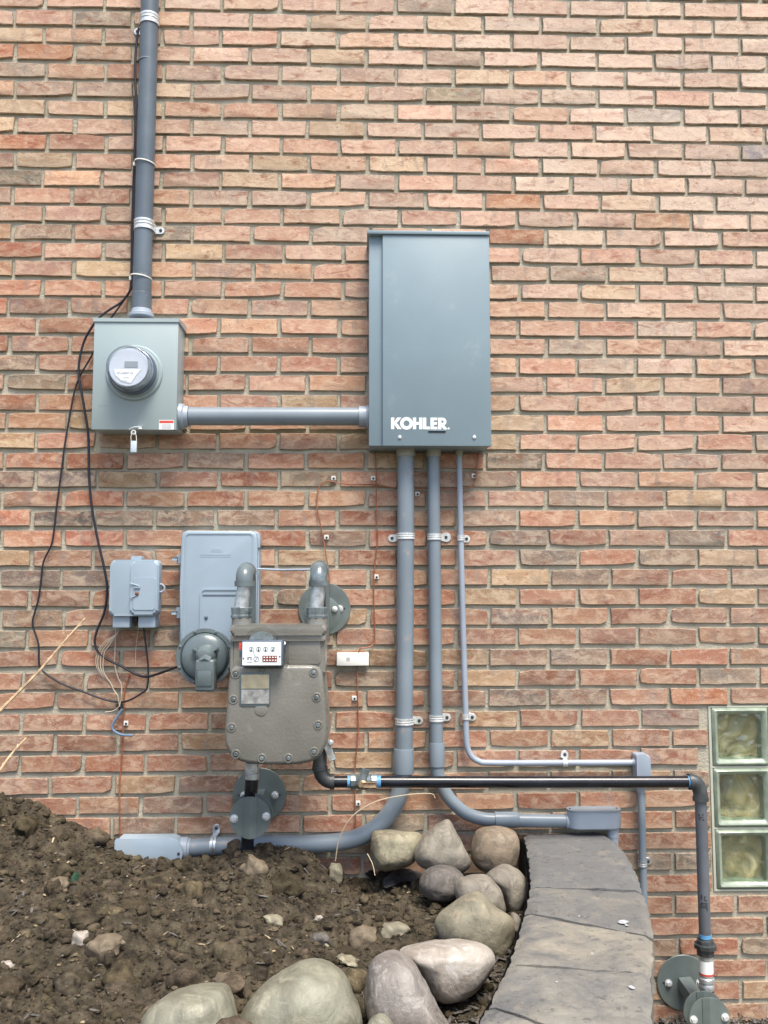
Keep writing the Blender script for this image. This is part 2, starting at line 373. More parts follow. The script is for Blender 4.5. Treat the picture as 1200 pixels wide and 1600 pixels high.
def mat_soil(name, attr):
    m = bpy.data.materials.new(name); m.use_nodes = True
    nt = m.node_tree; N = nt.nodes; L = nt.links; p = N['Principled BSDF']; p.inputs['Roughness'].default_value = 0.95
    p.inputs['Specular IOR Level'].default_value = 0.15
    g = N.new('ShaderNodeNewGeometry')
    def nz(s, d=6, r=0.65):
        t = N.new('ShaderNodeTexNoise'); t.inputs['Scale'].default_value = s; t.inputs['Detail'].default_value = d
        t.inputs['Roughness'].default_value = r; L.new(g.outputs['Position'], t.inputs['Vector']); return t.outputs[0]
    r1 = N.new('ShaderNodeValToRGB'); e = r1.color_ramp.elements
    e[0].position = 0.35; e[0].color = (0.021, 0.018, 0.013, 1); e[1].position = 0.66; e[1].color = (0.100, 0.083, 0.058, 1)
    L.new(nz(26, 8), r1.inputs[0])
    x = N.new('ShaderNodeMix'); x.data_type = 'RGBA'; x.inputs[7].default_value = (0.24, 0.20, 0.15, 1)
    r2 = N.new('ShaderNodeMapRange'); r2.inputs[1].default_value = 0.60; r2.inputs[2].default_value = 0.72; r2.inputs[4].default_value = 0.7
    L.new(nz(170, 5), r2.inputs[0]); L.new(r2.outputs[0], x.inputs[0]); L.new(r1.outputs[0], x.inputs[6])
    out = x.outputs[2]
    if attr:
        a = N.new('ShaderNodeAttribute'); a.attribute_name = 'Col'
        mu = N.new('ShaderNodeMix'); mu.data_type = 'RGBA'; mu.blend_type = 'MULTIPLY'; mu.inputs[0].default_value = 1
        L.new(out, mu.inputs[6]); L.new(a.outputs['Color'], mu.inputs[7]); out = mu.outputs[2]
    L.new(out, p.inputs['Base Color'])
    bp = N.new('ShaderNodeBump'); bp.inputs['Strength'].default_value = 0.9; bp.inputs['Distance'].default_value = 0.005
    L.new(nz(190, 8, 0.75), bp.inputs['Height']); L.new(bp.outputs[0], p.inputs['Normal'])
    return m
MT['soil'] = mat_soil('dug_clay_soil', False); MT['clod'] = mat_soil('soil_clods', True)

# ------------------------------------------------------------------ ground
def ground_sheet():
    # one sheet, finer near the wall, reaching the horizon
    bm = BM()
    xs = [-400, -60, -12, -4, -2, 0, 1, 2, 4, 12, 60, 400]; ys = [-400, -60, -12, -4, -2.5, -1.2, -0.5, 0.02, 0.5, 60, 400]
    g = [[bm.verts.new((x, y, 0.0)) for y in ys] for x in xs]
    for i in range(len(xs) - 1):
        for j in range(len(ys) - 1): bm.faces.new((g[i][j], g[i + 1][j], g[i + 1][j + 1], g[i][j + 1]))
    o = obj('ground', bm, mat('patchy_lawn_and_soil', (0.105, 0.10, 0.055), 0.95, scale=2.0, col2=(0.12, 0.095, 0.06), bump=0.8, bscale=30), smooth=None)
    kind(o, 'structure')
ground_sheet()

# ------------------------------------------------------------------ brick wall
ROWS = [(3.4302, 3.4319, -1.1102, 0.2053), (3.3639, 3.3666, -1.2166, 0.206), (3.2989, 3.2993, -1.1102, 0.2051), (3.2366, 3.2345, -1.2075, 0.2042), (3.1698, 3.1677, -1.0983, 0.2034), (3.1032, 3.0987, -1.2026, 0.2036), (3.0346, 3.0323, -1.0946, 0.2027), (2.9698, 2.9662, -1.1955, 0.2016), (2.9086, 2.9027, -1.086, 0.2018), (2.8431, 2.8418, -1.1953, 0.2027), (2.7801, 2.7764, -1.0983, 0.2036), (2.7162, 2.7123, -1.1993, 0.2033), (2.6525, 2.6488, -1.0905, 0.2041), (2.5891, 2.5842, -1.1933, 0.204), (2.5225, 2.5184, -1.0882, 0.2052), (2.4585, 2.4543, -1.1867, 0.2039), (2.3913, 2.3904, -1.0859, 0.2044), (2.3277, 2.3267, -1.1978, 0.2041), (2.2588, 2.2624, -1.0986, 0.2047), (2.1947, 2.197, -1.1885, 0.203), (2.1296, 2.1296, -1.0963, 0.2041), (2.0638, 2.0647, -1.1986, 0.2031), (1.9938, 1.9987, -1.0895, 0.203), (1.9306, 1.9312, -1.1893, 0.202), (1.8645, 1.8658, -1.0901, 0.203), (1.7964, 1.801, -1.1927, 0.2017), (1.734, 1.7383, -1.0847, 0.2023), (1.6675, 1.6732, -1.1942, 0.2025), (1.6024, 1.6057, -1.0928, 0.2027), (1.5354, 1.5393, -1.1913, 0.2026), (1.4697, 1.4733, -1.0902, 0.2024), (1.4031, 1.4079, -0.9902, 0.2032), (1.3379, 1.3415, -1.0919, 0.2022), (1.2722, 1.2775, -1.1821, 0.2016), (1.2055, 1.2116, -1.0947, 0.2021), (1.1391, 1.1426, -0.9892, 0.202), (1.0668, 1.0764, -1.1038, 0.2029), (1.003, 1.0114, -0.9952, 0.2021), (0.9333, 0.9424, -1.1032, 0.2032), (0.8679, 0.8779, -0.9928, 0.2023), (0.7997, 0.8157, -1.1037, 0.2024), (0.7321, 0.7455, -1.004, 0.2033), (0.6675, 0.6785, -0.9145, 0.2035), (0.602, 0.6121, -0.8019, 0.2037), (0.5347, 0.5449, -0.9145, 0.2035), (0.4685, 0.4787, -1.0108, 0.2035), (0.401, 0.4111, -0.9145, 0.2035), (0.3318, 0.3419, -1.0116, 0.2035), (0.2644, 0.2746, -0.9145, 0.2035), (0.1985, 0.2087, -1.0044, 0.2035), (0.131, 0.1411, -0.9145, 0.2035), (0.0617, 0.0719, -1.0044, 0.2035), (-0.0072, 0.0029, -0.9145, 0.2035)]
top_rows = []
for k in range(12, 0, -1):
    a = ROWS[k % 2]; top_rows.append((3.4302 + k * 0.0665, 3.4319 + k * 0.0665, ROWS[k % 2][2], 0.204))
ALLROWS = top_rows + ROWS
GX0, GX1, GZ0, GZ1 = 1.163, 1.163 + 0.197 * 3, 0.413, 1.004      # glass-block opening
WX0, WX1 = -2.1, 2.1
BH, JT = 0.0535, 0.0118

def brick_variant(seed):
    rd = random.Random(seed)
    n_edge = 4; pts = []
    jz = lambda a: rd.gauss(0, a)
    top = []; bot = []
    for i in range(n_edge):
        uu = (0, rd.uniform(.04, .40), rd.uniform(.60, .96), 1)[i]; ub = (0, rd.uniform(.04, .40), rd.uniform(.60, .96), 1)[i]
        top.append([-0.5 + uu, 0.5 + jz(0.015)]); bot.append([-0.5 + ub, -0.5 + jz(0.022)])
    for p in (top[0], top[-1], bot[0], bot[-1]): p[0] += jz(0.004)
    loop = bot + [[0.5 + jz(0.004), jz(0.1)]] + top[::-1] + [[-0.5 + jz(0.004), jz(0.1)]]
    for _ in range(rd.choice([0, 1, 1, 2])):      # chipped corner
        k = rd.choice([0, 3, 5, 8]); loop[k][0] *= rd.uniform(.955, .99); loop[k][1] *= rd.uniform(.72, .92)
    n = len(loop); V = []; UV = []
    tilt = jz(0.0008); L0, H0 = 0.1905, BH
    for (u, v) in loop: V.append((u * L0, 0.022, v * H0)); UV.append((u + .5, v + .5))
    for (u, v) in loop: V.append((u * L0, 0.0018 + abs(jz(0.0007)), v * H0)); UV.append((u + .5, v + .5))
    for (u, v) in loop:
        V.append((u * (L0 - 0.0044), tilt * v * 2 + jz(0.0005), v * (H0 - 0.0042))); UV.append((u * .97 + .5, v * .9 + .5))
    Fs = []
    for r in range(2):
        for i in range(n): Fs.append((r * n + i, r * n + (i + 1) % n, (r + 1) * n + (i + 1) % n, (r + 1) * n + i))
    Fs.append(tuple(2 * n + i for i in range(n)))
    return V, Fs, UV
NV = 28
variants = [brick_variant(100 + i) for i in range(NV)]
var_me = []
for i, (V, Fs, UV) in enumerate(variants):
    me = bpy.data.meshes.new('brick'); me.from_pydata(V, [], Fs)
    uvl = me.uv_layers.new(name='UVMap')
    for lp in me.loops: uvl.data[lp.index].uv = UV[lp.vertex_index]
    me.materials.append(MT['brick']); me.shade_smooth(); me.set_sharp_from_angle(angle=R(26)); var_me.append(me)

PAL = [((0.42, 0.190, 0.130), 22), ((0.39, 0.205, 0.155), 18), ((0.44, 0.235, 0.150), 18), ((0.45, 0.315, 0.195), 16), ((0.35, 0.125, 0.08), 14), ((0.31, 0.165, 0.135), 11), ((0.25, 0.175, 0.145), 8), ((0.175, 0.15, 0.125), 3)]
def pick_col(x, z):
    t = random.random() * sum(wt for _, wt in PAL)
    for c, wt in PAL:
        t -= wt
        if t <= 0: break
    tn = random.uniform(0.66, 1.20); c = [c[0] * tn * 1.0, c[1] * tn * 1.0, c[2] * tn * 0.92]
    pale = max(0.0, min(0.72, 0.24 * (x + 0.1) + 0.34 * (z - 1.6)))        # paler upward and rightward: glare put into the brick colour, plus some lime bleaching
    pale *= random.uniform(0.6, 1.25)
    c = [a * (1 - pale) + b * pale for a, b in zip(c, (0.64, 0.51, 0.43))]
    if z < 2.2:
        k = min(1, (2.2 - z) / 1.2) * 0.46                                 # low bricks darkened: shade of the lower wall put into colour, plus soil splash
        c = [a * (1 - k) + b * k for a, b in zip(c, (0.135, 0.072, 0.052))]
    return c
# individually noticeable bricks of the photograph
SPECIAL = {(160, 27): (0.21, .18, .15), (30, 278): (0.20, .18, .14), (56, 596): (0.21, .18, .135), (95, 810): (0.115, .10, .09), (190, 810): (0.22, .18, .14), (280, 810): (0.12, .10, .085),
           (130, 748): (0.19, .15, .135), (25, 748): (0.17, .12, .105), (45, 902): (0.20, .155, .135), (135, 902): (0.19, .15, .13), (695, 147): (0.24, .22, .16), (807, 720): (0.135, .12, .10), (1092, 840): (0.22, .20, .18),
           (855, 870): (0.19, .16, .14), (825, 840): (0.18, .15, .135), (500, 747): (0.27, .21, .145), (805, 962): (0.20, .16, .14), (1055, 1120): (0.24, .18, .165), (1130, 1060): (0.24, .205, .17),
           (1000, 1345): (0.18, .155, .125), (1090, 1345): (0.18, .16, .125), (310, 1345): (0.2, .16, .13), (875, 1020): (0.20, .16, .14), (810, 1090): (0.17, .14, .12), (1160, 1480): (0.16, .14, .11), (1065, 1200): (0.22, .16, .13),
           (20, 995): (0.27, .24, .18), (600, 1060): (0.22, .18, .14), (900, 1090): (0.18, .13, .11), (1180, 230): (0.33, .30, .31), (1010, 180): (0.5, .46, .42), (265, 365): (0.24, .21, .17), (835, 313): (0.46, .21, .12), (70, 220): (0.44, .17, .10),
           (60, 85): (0.46, .21, .12), (10, 82): (0.42, .15, .085), (135, 833): (0.44, .16, .11), (540, 720): (0.42, .20, .11), (590, 1305): (0.20, .17, .135), (1070, 340): (0.50, .29, .19), (850, 370): (0.44, .20, .12), (640, 1290): (0.22, .19, .14), (1120, 1180): (0.40, .2, .13), (70, 1180): (0.33, .145, .09), (1080, 1090): (0.4, .15, .08)}
spec_w = [((P(px, py, 0)), c) for (px, py), c in SPECIAL.items()]

def proj(p):
    v = p - CAM; dp = v.dot(fwd)
    return 600 + F_PX * v.dot(right) / dp, 800 - F_PX * v.dot(up) / dp
OCC = [(577, 366, 763, 700), (150, 503, 276, 670), (284, 832, 398, 1000), (173, 878, 245, 960), (360, 1045, 505, 1190)]
bricks = []
for zl, zr, xj, pitch in ALLROWS:
    k0 = math.floor((WX0 - xj) / pitch)
    k = k0
    while xj + k * pitch < WX1:
        xa = xj + k * pitch + JT / 2 + random.uniform(-0.0015, 0.0015); xb = xj + (k + 1) * pitch - JT / 2 + random.uniform(-0.0015, 0.0015)
        k += 1
        xm = (xa + xb) / 2; z0 = zl + (zr - zl) * (xm + 1.13) / 2.3 + random.uniform(-0.0012, 0.0012)
        zc = z0 + BH / 2 + 0.0005
        if zc > GZ0 - 0.006 and zc < GZ1 + 0.006:       # cut round the glass blocks
            if xa > GX1 + 0.012: pass
            elif xa > GX0 - 0.035 and xb < GX1 + 0.035: continue
            elif xa <= GX0 and xb > GX0 - 0.012: xb = GX0 - 0.013
            elif xa < GX1 + 0.012 and xb > GX1: xa = GX1 + 0.012
            if xb - xa < 0.02: continue
        bricks.append((xa, xb, zc))
cand = []
for i, (xa, xb, zc) in enumerate(bricks):
    c = Vector(((xa + xb) / 2, 0, zc)); px, py = proj(c)
    if px < 8 or px > 1192 or py < 4 or py > 1592: continue
    if any(a + 20 < px < b - 20 and t < py < u for a, t, b, u in OCC): continue
    if px < 560 and py > 1300: continue
    if px < 120 and py > 1255: continue
    if 560 <= px < 1015 and py > 1312: continue
    cand.append((-(py), i))
cand.sort(); single = {i for _, i in cand[:300]}
wall = thing('brick_wall', 'tall wall of mottled red and buff handmade bricks in grey mortar behind all the meters', 'wall', (0, 0, 0))
fv, ff, fuv, fcol = [], [], [], []; base = 0
for i, (xa, xb, zc) in enumerate(bricks):
    xm = (xa + xb) / 2; vi = random.randrange(NV)
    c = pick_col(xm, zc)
    for q, sc_ in spec_w:
        if xa - .006 < q.x < xb + .006 and abs(q.z - zc) < 0.034: c = [v * .82 for v in sc_]
    al = random.random()
    sx = (xb - xa) / 0.1905; sz = random.uniform(0.97, 1.03); dy = random.gauss(0, 0.0009); tl = random.gauss(0, 0.004)
    flip = random.random() < 0.5
    if i in single:
        o = bpy.data.objects.new('brick', var_me[vi]); COL.objects.link(o); o.parent = wall
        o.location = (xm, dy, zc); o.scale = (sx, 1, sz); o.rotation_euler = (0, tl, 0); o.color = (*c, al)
    else:
        V, Fs, UV = variants[vi]; A = np.array(V)
        X = A[:, 0] * sx; Z = A[:, 2] * sz
        fv.append(np.stack([xm + X + Z * math.sin(tl), A[:, 1] + dy, zc + Z - X * math.sin(tl)], 1))
        for f in Fs: ff.append(tuple(v + base for v in f))
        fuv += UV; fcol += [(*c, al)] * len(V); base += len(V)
me = bpy.data.meshes.new('brick_field'); me.from_pydata(np.concatenate(fv).tolist(), [], ff)
ca = me.color_attributes.new('Col', 'FLOAT_COLOR', 'POINT'); ca.data.foreach_set('color', np.array(fcol, dtype=np.float32).ravel())
uvl = me.uv_layers.new(name='UVMap'); li = np.empty(len(me.loops), dtype=np.int32); me.loops.foreach_get('vertex_index', li)
uvl.data.foreach_set('uv', np.array(fuv, dtype=np.float32)[li].ravel())
bf = link('brick_field', me, MT['brickf'], wall, 26); kind(bf, 'stuff')
bm = BM()      # mortar bed, cut round the opening
def grid_face(bm, x0, x1, z0, z1, y, st=0.012):
    nx = max(1, int((x1 - x0) / st)); nz_ = max(1, int((z1 - z0) / st))
    g = [[bm.verts.new((x0 + (x1 - x0) * a / nx, y + 0.0016 * noise.noise(Vector((x0 + (x1 - x0) * a / nx, 0, z0 + (z1 - z0) * b / nz_)) * 22), z0 + (z1 - z0) * b / nz_)) for b in range(nz_ + 1)] for a in range(nx + 1)]
    for a in range(nx):
        for b in range(nz_): bm.faces.new((g[a][b], g[a + 1][b], g[a + 1][b + 1], g[a][b + 1]))
YM = 0.0088
grid_face(bm, WX0, GX0 - 0.004, -0.1, 4.2, YM); grid_face(bm, GX1 + 0.004, WX1, -0.1, 4.2, YM, 0.03)
grid_face(bm, GX0 - 0.004, GX1 + 0.004, -0.1, GZ0 - 0.004, YM); grid_face(bm, GX0 - 0.004, GX1 + 0.004, GZ1 + 0.004, 4.2, YM, 0.02)
obj('mortar', bm, MT['mortar'], wall, smooth=None)
bm = BM(); box(bm, (WX0, 0.08, -0.1), (GX0 - 0.004, 0.2, 4.2)); box(bm, (GX1 + .004, 0.08, -0.1), (WX1, 0.2, 4.2))
box(bm, (GX0 - 0.004, 0.08, -0.1), (GX1 + .004, 0.2, GZ0 - .004)); box(bm, (GX0 - 0.004, 0.08, GZ1 + .004), (GX1 + .004, 0.2, 4.2))
obj('backing', bm, MT['mortar'], wall, smooth=None)

# ------------------------------------------------------------------ glass block window
def mat_blockback():
    m = bpy.data.materials.new('olive_pressed_pattern'); m.use_nodes = True
    nt = m.node_tree; N = nt.nodes; L = nt.links; p = N['Principled BSDF']; p.inputs['Roughness'].default_value = 0.3
    g = N.new('ShaderNodeNewGeometry')
    w1 = N.new('ShaderNodeTexNoise'); w1.inputs['Scale'].default_value = 9; w1.inputs['Detail'].default_value = 3; w1.inputs['Distortion'].default_value = 1.6
    L.new(g.outputs['Position'], w1.inputs['Vector'])
    r = N.new('ShaderNodeValToRGB'); e = r.color_ramp.elements
    e[0].position = 0.33; e[0].color = (0.15, 0.13, 0.08, 1); e[1].position = 0.68; e[1].color = (0.66, 0.56, 0.36, 1)
    x = r.color_ramp.elements.new(0.48); x.color = (0.33, 0.30, 0.18, 1); x = r.color_ramp.elements.new(0.58); x.color = (0.40, 0.31, 0.16, 1)
    L.new(w1.outputs[0], r.inputs[0]); L.new(r.outputs[0], p.inputs['Base Color'])
    bp = N.new('ShaderNodeBump'); bp.inputs['Strength'].default_value = 0.8; bp.inputs['Distance'].default_value = 0.02
    L.new(w1.outputs[0], bp.inputs['Height']); L.new(bp.outputs[0], p.inputs['Normal'])
    return m
MT['blockback'] = mat_blockback()
MT['blockrim'] = mat('pale_green_glass_rim', (0.25, 0.30, 0.235), 0.14, var=0.18, scale=24, coat=0.6)
MT['blockedge'] = mat('sea_green_glass_side', (0.20, 0.27, 0.21), 0.15, var=0.25, scale=30, coat=0.5)
win = thing('glass_block_window', 'basement window of pale green wavy glass blocks set in the brick wall at right', 'window', (GX0 + 0.3, 0.02, GZ0))
bm = BM(); 
for xx in (GX0 - 0.004, GX0 + 0.197, GX0 + 0.394, GX1 - 0.004):
    box(bm, (xx - 0.002, 0.004, GZ0 - 0.003), (xx + 0.006, 0.08, GZ1 + 0.003))
for k in range(4):
    zz = GZ0 + 0.197 * k; box(bm, (GX0 - 0.003, 0.0035, zz - 0.003), (GX1 + 0.003, 0.0795, zz + 0.003))
obj('joint_frame', bm, mat('pale_grout', (0.40, 0.42, 0.35), 0.8, var=0.1), win)
def ring_panel(bm, x0, x1, z0, z1, y0, x2, x3, z2, z3, y1):
    A = [bm.verts.new(v) for v in ((x0, y0, z0), (x1, y0, z0), (x1, y0, z1), (x0, y0, z1))]; B = [bm.verts.new(v) for v in ((x2, y1, z2), (x3, y1, z2), (x3, y1, z3), (x2, y1, z3))]
    for i in range(4): bm.faces.new((A[i], A[(i + 1) % 4], B[(i + 1) % 4], B[i]))
for cx in range(3):
    for cz in range(3):
        x0 = GX0 + 0.197 * cx + 0.004; z0 = GZ0 + 0.197 * cz + 0.004; s = 0.189
        bm = BM()
        ro = rrect(x0, x0 + s, z0, z0 + s, 0.006, 3); ri = rrect(x0 + .017, x0 + s - .017, z0 + .017, z0 + s - .017, 0.008, 3); r2 = rrect(x0 + .022, x0 + s - .022, z0 + .022, z0 + s - .022, 0.008, 3)
        rr0 = [bm.verts.new((x, 0.075, z)) for x, z in ro]; rr1 = [bm.verts.new((x, 0.004, z)) for x, z in ro]
        rm = [bm.verts.new((x * .5 + a * .5, -0.004, z * .5 + b * .5)) for (x, z), (a, b) in zip(ro, ri)]
        rr2 = [bm.verts.new((x, 0.000, z)) for x, z in ri]; rr3 = [bm.verts.new((x, 0.010, z)) for x, z in r2]
        for A, B in ((rr0, rr1), (rr1, rm), (rm, rr2), (rr2, rr3)):
            n = len(A)
            for i in range(n): bm.faces.new((A[i], A[(i + 1) % n], B[(i + 1) % n], B[i]))
        bk = obj('glass_block', bm, MT['blockrim'], win, smooth=50)
        bm = BM(); ng = 22; X0, X1, Z0, Z1 = x0 + .021, x0 + s - .021, z0 + .021, z0 + s - .021
        ph = random.uniform(0, 20); gg = []
        for a in range(ng + 1):
            col_ = []
            for b in range(ng + 1):
                x = X0 + (X1 - X0) * a / ng; z = Z0 + (Z1 - Z0) * b / ng
                col_.append(bm.verts.new((x, 0.008 + 0.0035 * noise.noise(Vector((x * 26 + ph, ph, z * 26))) + 0.0022 * noise.noise(Vector((x * 60, ph, z * 60))), z)))
            gg.append(col_)
        for a in range(ng):
            for b in range(ng): bm.faces.new((gg[a][b], gg[a + 1][b], gg[a + 1][b + 1], gg[a][b + 1]))
        obj('pane', bm, MT['blockglass'], bk, smooth=60)
        bm = BM(); ng = 24; gg = []
        Xa, Xb, Za, Zb = X0 + .001, X1 - .001, Z0 + .001, Z1 - .001
        ph2 = random.uniform(0, 50)
        for a in range(ng + 1):
            col_ = []
            for b in range(ng + 1):
                x = Xa + (Xb - Xa) * a / ng; z = Za + (Zb - Za) * b / ng
                col_.append(bm.verts.new((x, 0.040 + 0.010 * noise.noise(Vector((x * 15 + ph2, 0, z * 15))) + 0.004 * math.sin(x * 90 - z * 60 + ph2), z)))
            gg.append(col_)
        for a in range(ng):
            for b in range(ng): bm.faces.new((gg[a][b], gg[a + 1][b], gg[a + 1][b + 1], gg[a][b + 1]))
        obj('inner_face', bm, MT['blockback'], bk, smooth=60)
        bm = BM()
        ring_panel(bm, X0, X1, Z0, Z1, 0.012, X0 + .004, X1 - .004, Z0 + .004, Z1 - .004, 0.052)
        obj('inner_side', bm, MT['blockedge'], bk, smooth=None)

# ------------------------------------------------------------------ shared hardware builders
def bolt_head(parent, c, r, mat_=None, axis=YN, name='bolt'):
    bm = BM(); lathe(bm, c, axis, [(0, r * 1.0), (r * 0.25, r), (r * 0.55, r * 0.85), (r * 0.75, r * 0.45), (r * 0.8, 0.0)], 12)
    return obj(name, bm, mat_ or MT['chrome'], parent)
def hex_bolt(parent, c, r, mat_=None):
    bm = BM(); lathe(bm, c, YN, [(0, r * 1.45), (r * .25, r * 1.45)], 16)
    lathe(bm, c, YN, [(r * .25, r), (r * 1.0, r), (r * 1.15, r * .8)], 6)
    return obj('bolt', bm, mat_ or MT['chrome'], parent, smooth=25)
def clamp(parent, cpx, d, r, ear, axis=ZP, wd=0.020, mt='chrome', disc=False):
    """pipe strap: ribbed band round the pipe and a drilled ear screwed to the wall"""
    c = P(*cpx, d); e = P(*ear, 0.006); e.y = -0.004
    bm = BM(); h = wd / 2
    lathe(bm, c, axis, [(-h, r + .0006), (-h, r + .003), (-h * .6, r + .003), (-h * .5, r + .0016), (-h * .15, r + .0016), (0, r + .0035), (h * .15, r + .0016), (h * .5, r + .0016), (h * .6, r + .003), (h, r + .003), (h, r + .0006)], 28, cap=False)
    o = obj('clamp', bm, MT[mt], parent)
    bm = BM(); er = 0.0125 if not disc else 0.0165
    dirv = Vector((e.x - c.x, 0, e.z - c.z)); dl = dirv.length; dn = dirv.normalized(); pn = Vector((-dn.z, 0, dn.x))
    pts = []
    for k in range(13):
        a = R(-90 + 180 * k / 12); pts.append(e + dn * (er * math.cos(a)) + pn * (er * math.sin(a)))
    st = e - dn * max(0.004, dl - r - 0.001)
    wv = er * (0.95 if not disc else 0.6)
    pts += [st + pn * wv, st - pn * wv]
    prism(bm, [(p.x, p.z) for p in pts], -0.0005, -0.0055, 0.0008, 1)
    # leg from the wall tab up on to the band
    base_ = Vector((c.x, 0, c.z)) + dn * (r + .002)
    box_o(bm, Vector((base_.x, -d / 2 - 0.001, base_.z)), dn, YN, pn, 0.0022, max(0.004, d - 0.004), wd * .9)
    obj('clamp_ear', bm, MT[mt], o)
    bm = BM(); lathe(bm, Vector((e.x, -0.0056, e.z)), YN, [(0, 0.0058), (0.0025, 0.0056), (0.0036, 0.004)], 6)
    obj('screw', bm, MT['darkhole'], o)
    return o
def ring(bm, pts_at, axis, r, h): lathe(bm, pts_at - axis * (h / 2), axis, [(0, r - .002), (0, r), (h, r), (h, r - .002)], 32, cap=False)

# ------------------------------------------------------------------ service riser (upper left)
dR = 0.042
rs = M(14.1, P(228, 250, dR))
riser = thing('service_riser_conduit', 'thick weathered grey conduit running up the wall from the electric meter box', 'conduit', P(221, 494, dR))
a = P(221, 490, dR); topp = P(234.2, 0, dR); dirv = (topp - a).normalized()
bm = BM(); sweep(bm, [a, P(224.5, 352, dR), P(229.5, 180, dR), topp + dirv * 0.55], rs, 32)
obj('pipe', bm, MT['pvc_dark'], riser)
bm = BM(); cc = P(230.4, 97, dR); ring(bm, cc, dirv, rs + 0.0012, 0.004); obj('joint_line', bm, MT['pvc'], riser)
bm = BM(); lathe(bm, P(221, 494, dR), ZP, [(-.004, rs + .011), (.006, rs + .011), (.010, rs + .004), (.022, rs + .002), (.022, rs - .002)], 32); obj('hub', bm, MT['pvc_pale'], riser)
bm = BM(); lathe(bm, P(221.3, 478, dR), ZP, [(-.012, rs), (-.012, rs + .002), (.040, rs + .002), (.042, rs)], 32, cap=False); obj('coupling', bm, MT['pvc_dark'], riser)
clamp(riser, (233.6, 33), dR, rs, (214.5, 49), ZP, 0.036, 'chrome')
clamp(riser, (225.0, 353), dR, rs, (251, 360), ZP, 0.034, 'chrome')
for (x, y) in ((228.0, 256), (222.0, 434)):
    c = P(x, y, dR); bm = BM()
    lathe(bm, c + Vector((-.003, 0, 0)), (ZP + XP * 0.15).normalized(), [(-.002, rs + .003), (-.002, rs + .0055), (.002, rs + .0055), (.002, rs + .003)], 32, cap=False)
    box_o(bm, c + Vector((-rs - .007, -.006, -.004)), XP, YN, ZP, .006, .007, .012)
    obj('cable_tie', bm, MT['white'], riser)

# ------------------------------------------------------------------ electric meter socket box
dE = 0.118
em = thing('electric_meter_box', 'pale grey steel box with round glass electricity meter, red and white sticker at its corner', 'electric meter', P(211, 676, 0.0))
TL, TR, BR_, BL = P(147.5, 499, dE), P(279, 500, dE), P(275.5, 672, dE), P(142.5, 671, dE)
x0, x1 = (TL.x + BL.x) / 2, (TR.x + BR_.x) / 2; z1, z0 = (TL.z + TR.z) / 2, (BR_.z + BL.z) / 2
bm = BM(); box(bm, (x0 + .002, -dE + .016, z0 + .004), (x1 - .002, -0.001, z1), .003); obj('case', bm, MT['enamel_pale'], em)
bm = BM(); box(bm, (x0, -dE, z0), (x1, -dE + .0155, z1 - .003), .0022); obj('cover', bm, MT['enamel_pale'], em)
bm = BM()
tp = [(x0 - .003, -dE - .004), (x1 + .003, -dE - .004), (x1 + .003, -0.001), (x0 - .003, -0.001)]
vv = [bm.verts.new((x, y, z1 + .004 + (0.010 if y > -0.01 else 0))) for x, y in tp]; v2 = [bm.verts.new((x, y, z1 - .008)) for x, y in tp]
bm.faces.new(vv); bm.faces.new(v2[::-1])
for i in range(4): bm.faces.new((vv[i], vv[(i + 1) % 4], v2[(i + 1) % 4], v2[i]))
obj('rain_lip', bm, MT['enamel_pale'], em)
c = P(210, 583, dE); rr = M(44.5, c)
bm = BM(); lathe(bm, c, YN, [(0, rr), (.005, rr * .985), (.008, rr * .95), (.008, rr * .88), (.016, rr * .865), (.018, rr * .845), (.018, rr * .80), (.001, rr * .80)], 64); obj('socket_ring', bm, MT['enamel_pale'], em)
gc = P(210, 583, dE); gr = M(37.2, gc); 
bm = BM(); lathe(bm, gc, YN, [(.014, gr * 1.0), (.030, gr * 1.0), (.034, gr * .96), (.034, gr * .90)], 64, cap=False); obj('gasket', bm, MT['ringdark'], em)
fr = P(210, 583, dE); dd = 0.086
r1 = gr * .915
bm = BM(); lathe(bm, fr, YN, [(.010, r1 * .93), (dd - .018, r1 * .90), (dd - .018, 0.001)], 64); 
obj('meter_drum', bm, MT['drumside'], em)
bm = BM(); lathe(bm, fr, YN, [(dd - .017, r1 * .86), (dd - .010, r1 * .85), (dd - .010, .001)], 64, cap=False); drum = obj('meter_face', bm, MT['drum'], em)
bm = BM(); lathe(bm, fr, YN, [(.012, r1 * 1.0), (.02, r1 * .99), (dd - .012, r1 * .95), (dd - .003, r1 * .925), (dd, r1 * .87), (dd + .0008, .001)], 64, cap=False); obj('glass_cover', bm, MT['clear'], em)
for f_, dz in ((.995, .030), (.985, .044), (.94, dd - .003)):
    bm = BM(); lathe(bm, fr, YN, [(dz, r1 * f_), (dz + .0008, r1 * f_ + .0014), (dz + .0018, r1 * f_ + .0014), (dz + .0026, r1 * f_)], 64, cap=False); obj('cover_rib', bm, MT['ringdark'] if f_ < .95 else MT['drumside'], em)
fy = -(dE + dd - .0094)
def plate(name, px0, px1, py0, py1, d, mt, parent, th=0.0008, r=0):
    o_ = rr_px(px0, px1, py0, py1, d, r); bm = BM(); prism(bm, o_, -d, -d - th); return obj(name, bm, MT[mt], parent)
dF = -fy + .0004
cfx, cfy = proj(Vector((fr.x, fy, fr.z)))
plate('display', cfx - 6, cfx + 15, cfy - 9, cfy + 0, dF, 'lcd', em)
bm = BM(); q = [(cfx - 23, cfy + 3), (cfx + 21, cfy + 3), (cfx + 12, cfy + 13), (cfx + 4, cfy + 25), (cfx - 10, cfy + 22), (cfx - 20, cfy + 13)]
prism(bm, outl(q, dF), -dF, -dF - .0006); obj('face_label', bm, MT['letter'], em)
bm = BM()
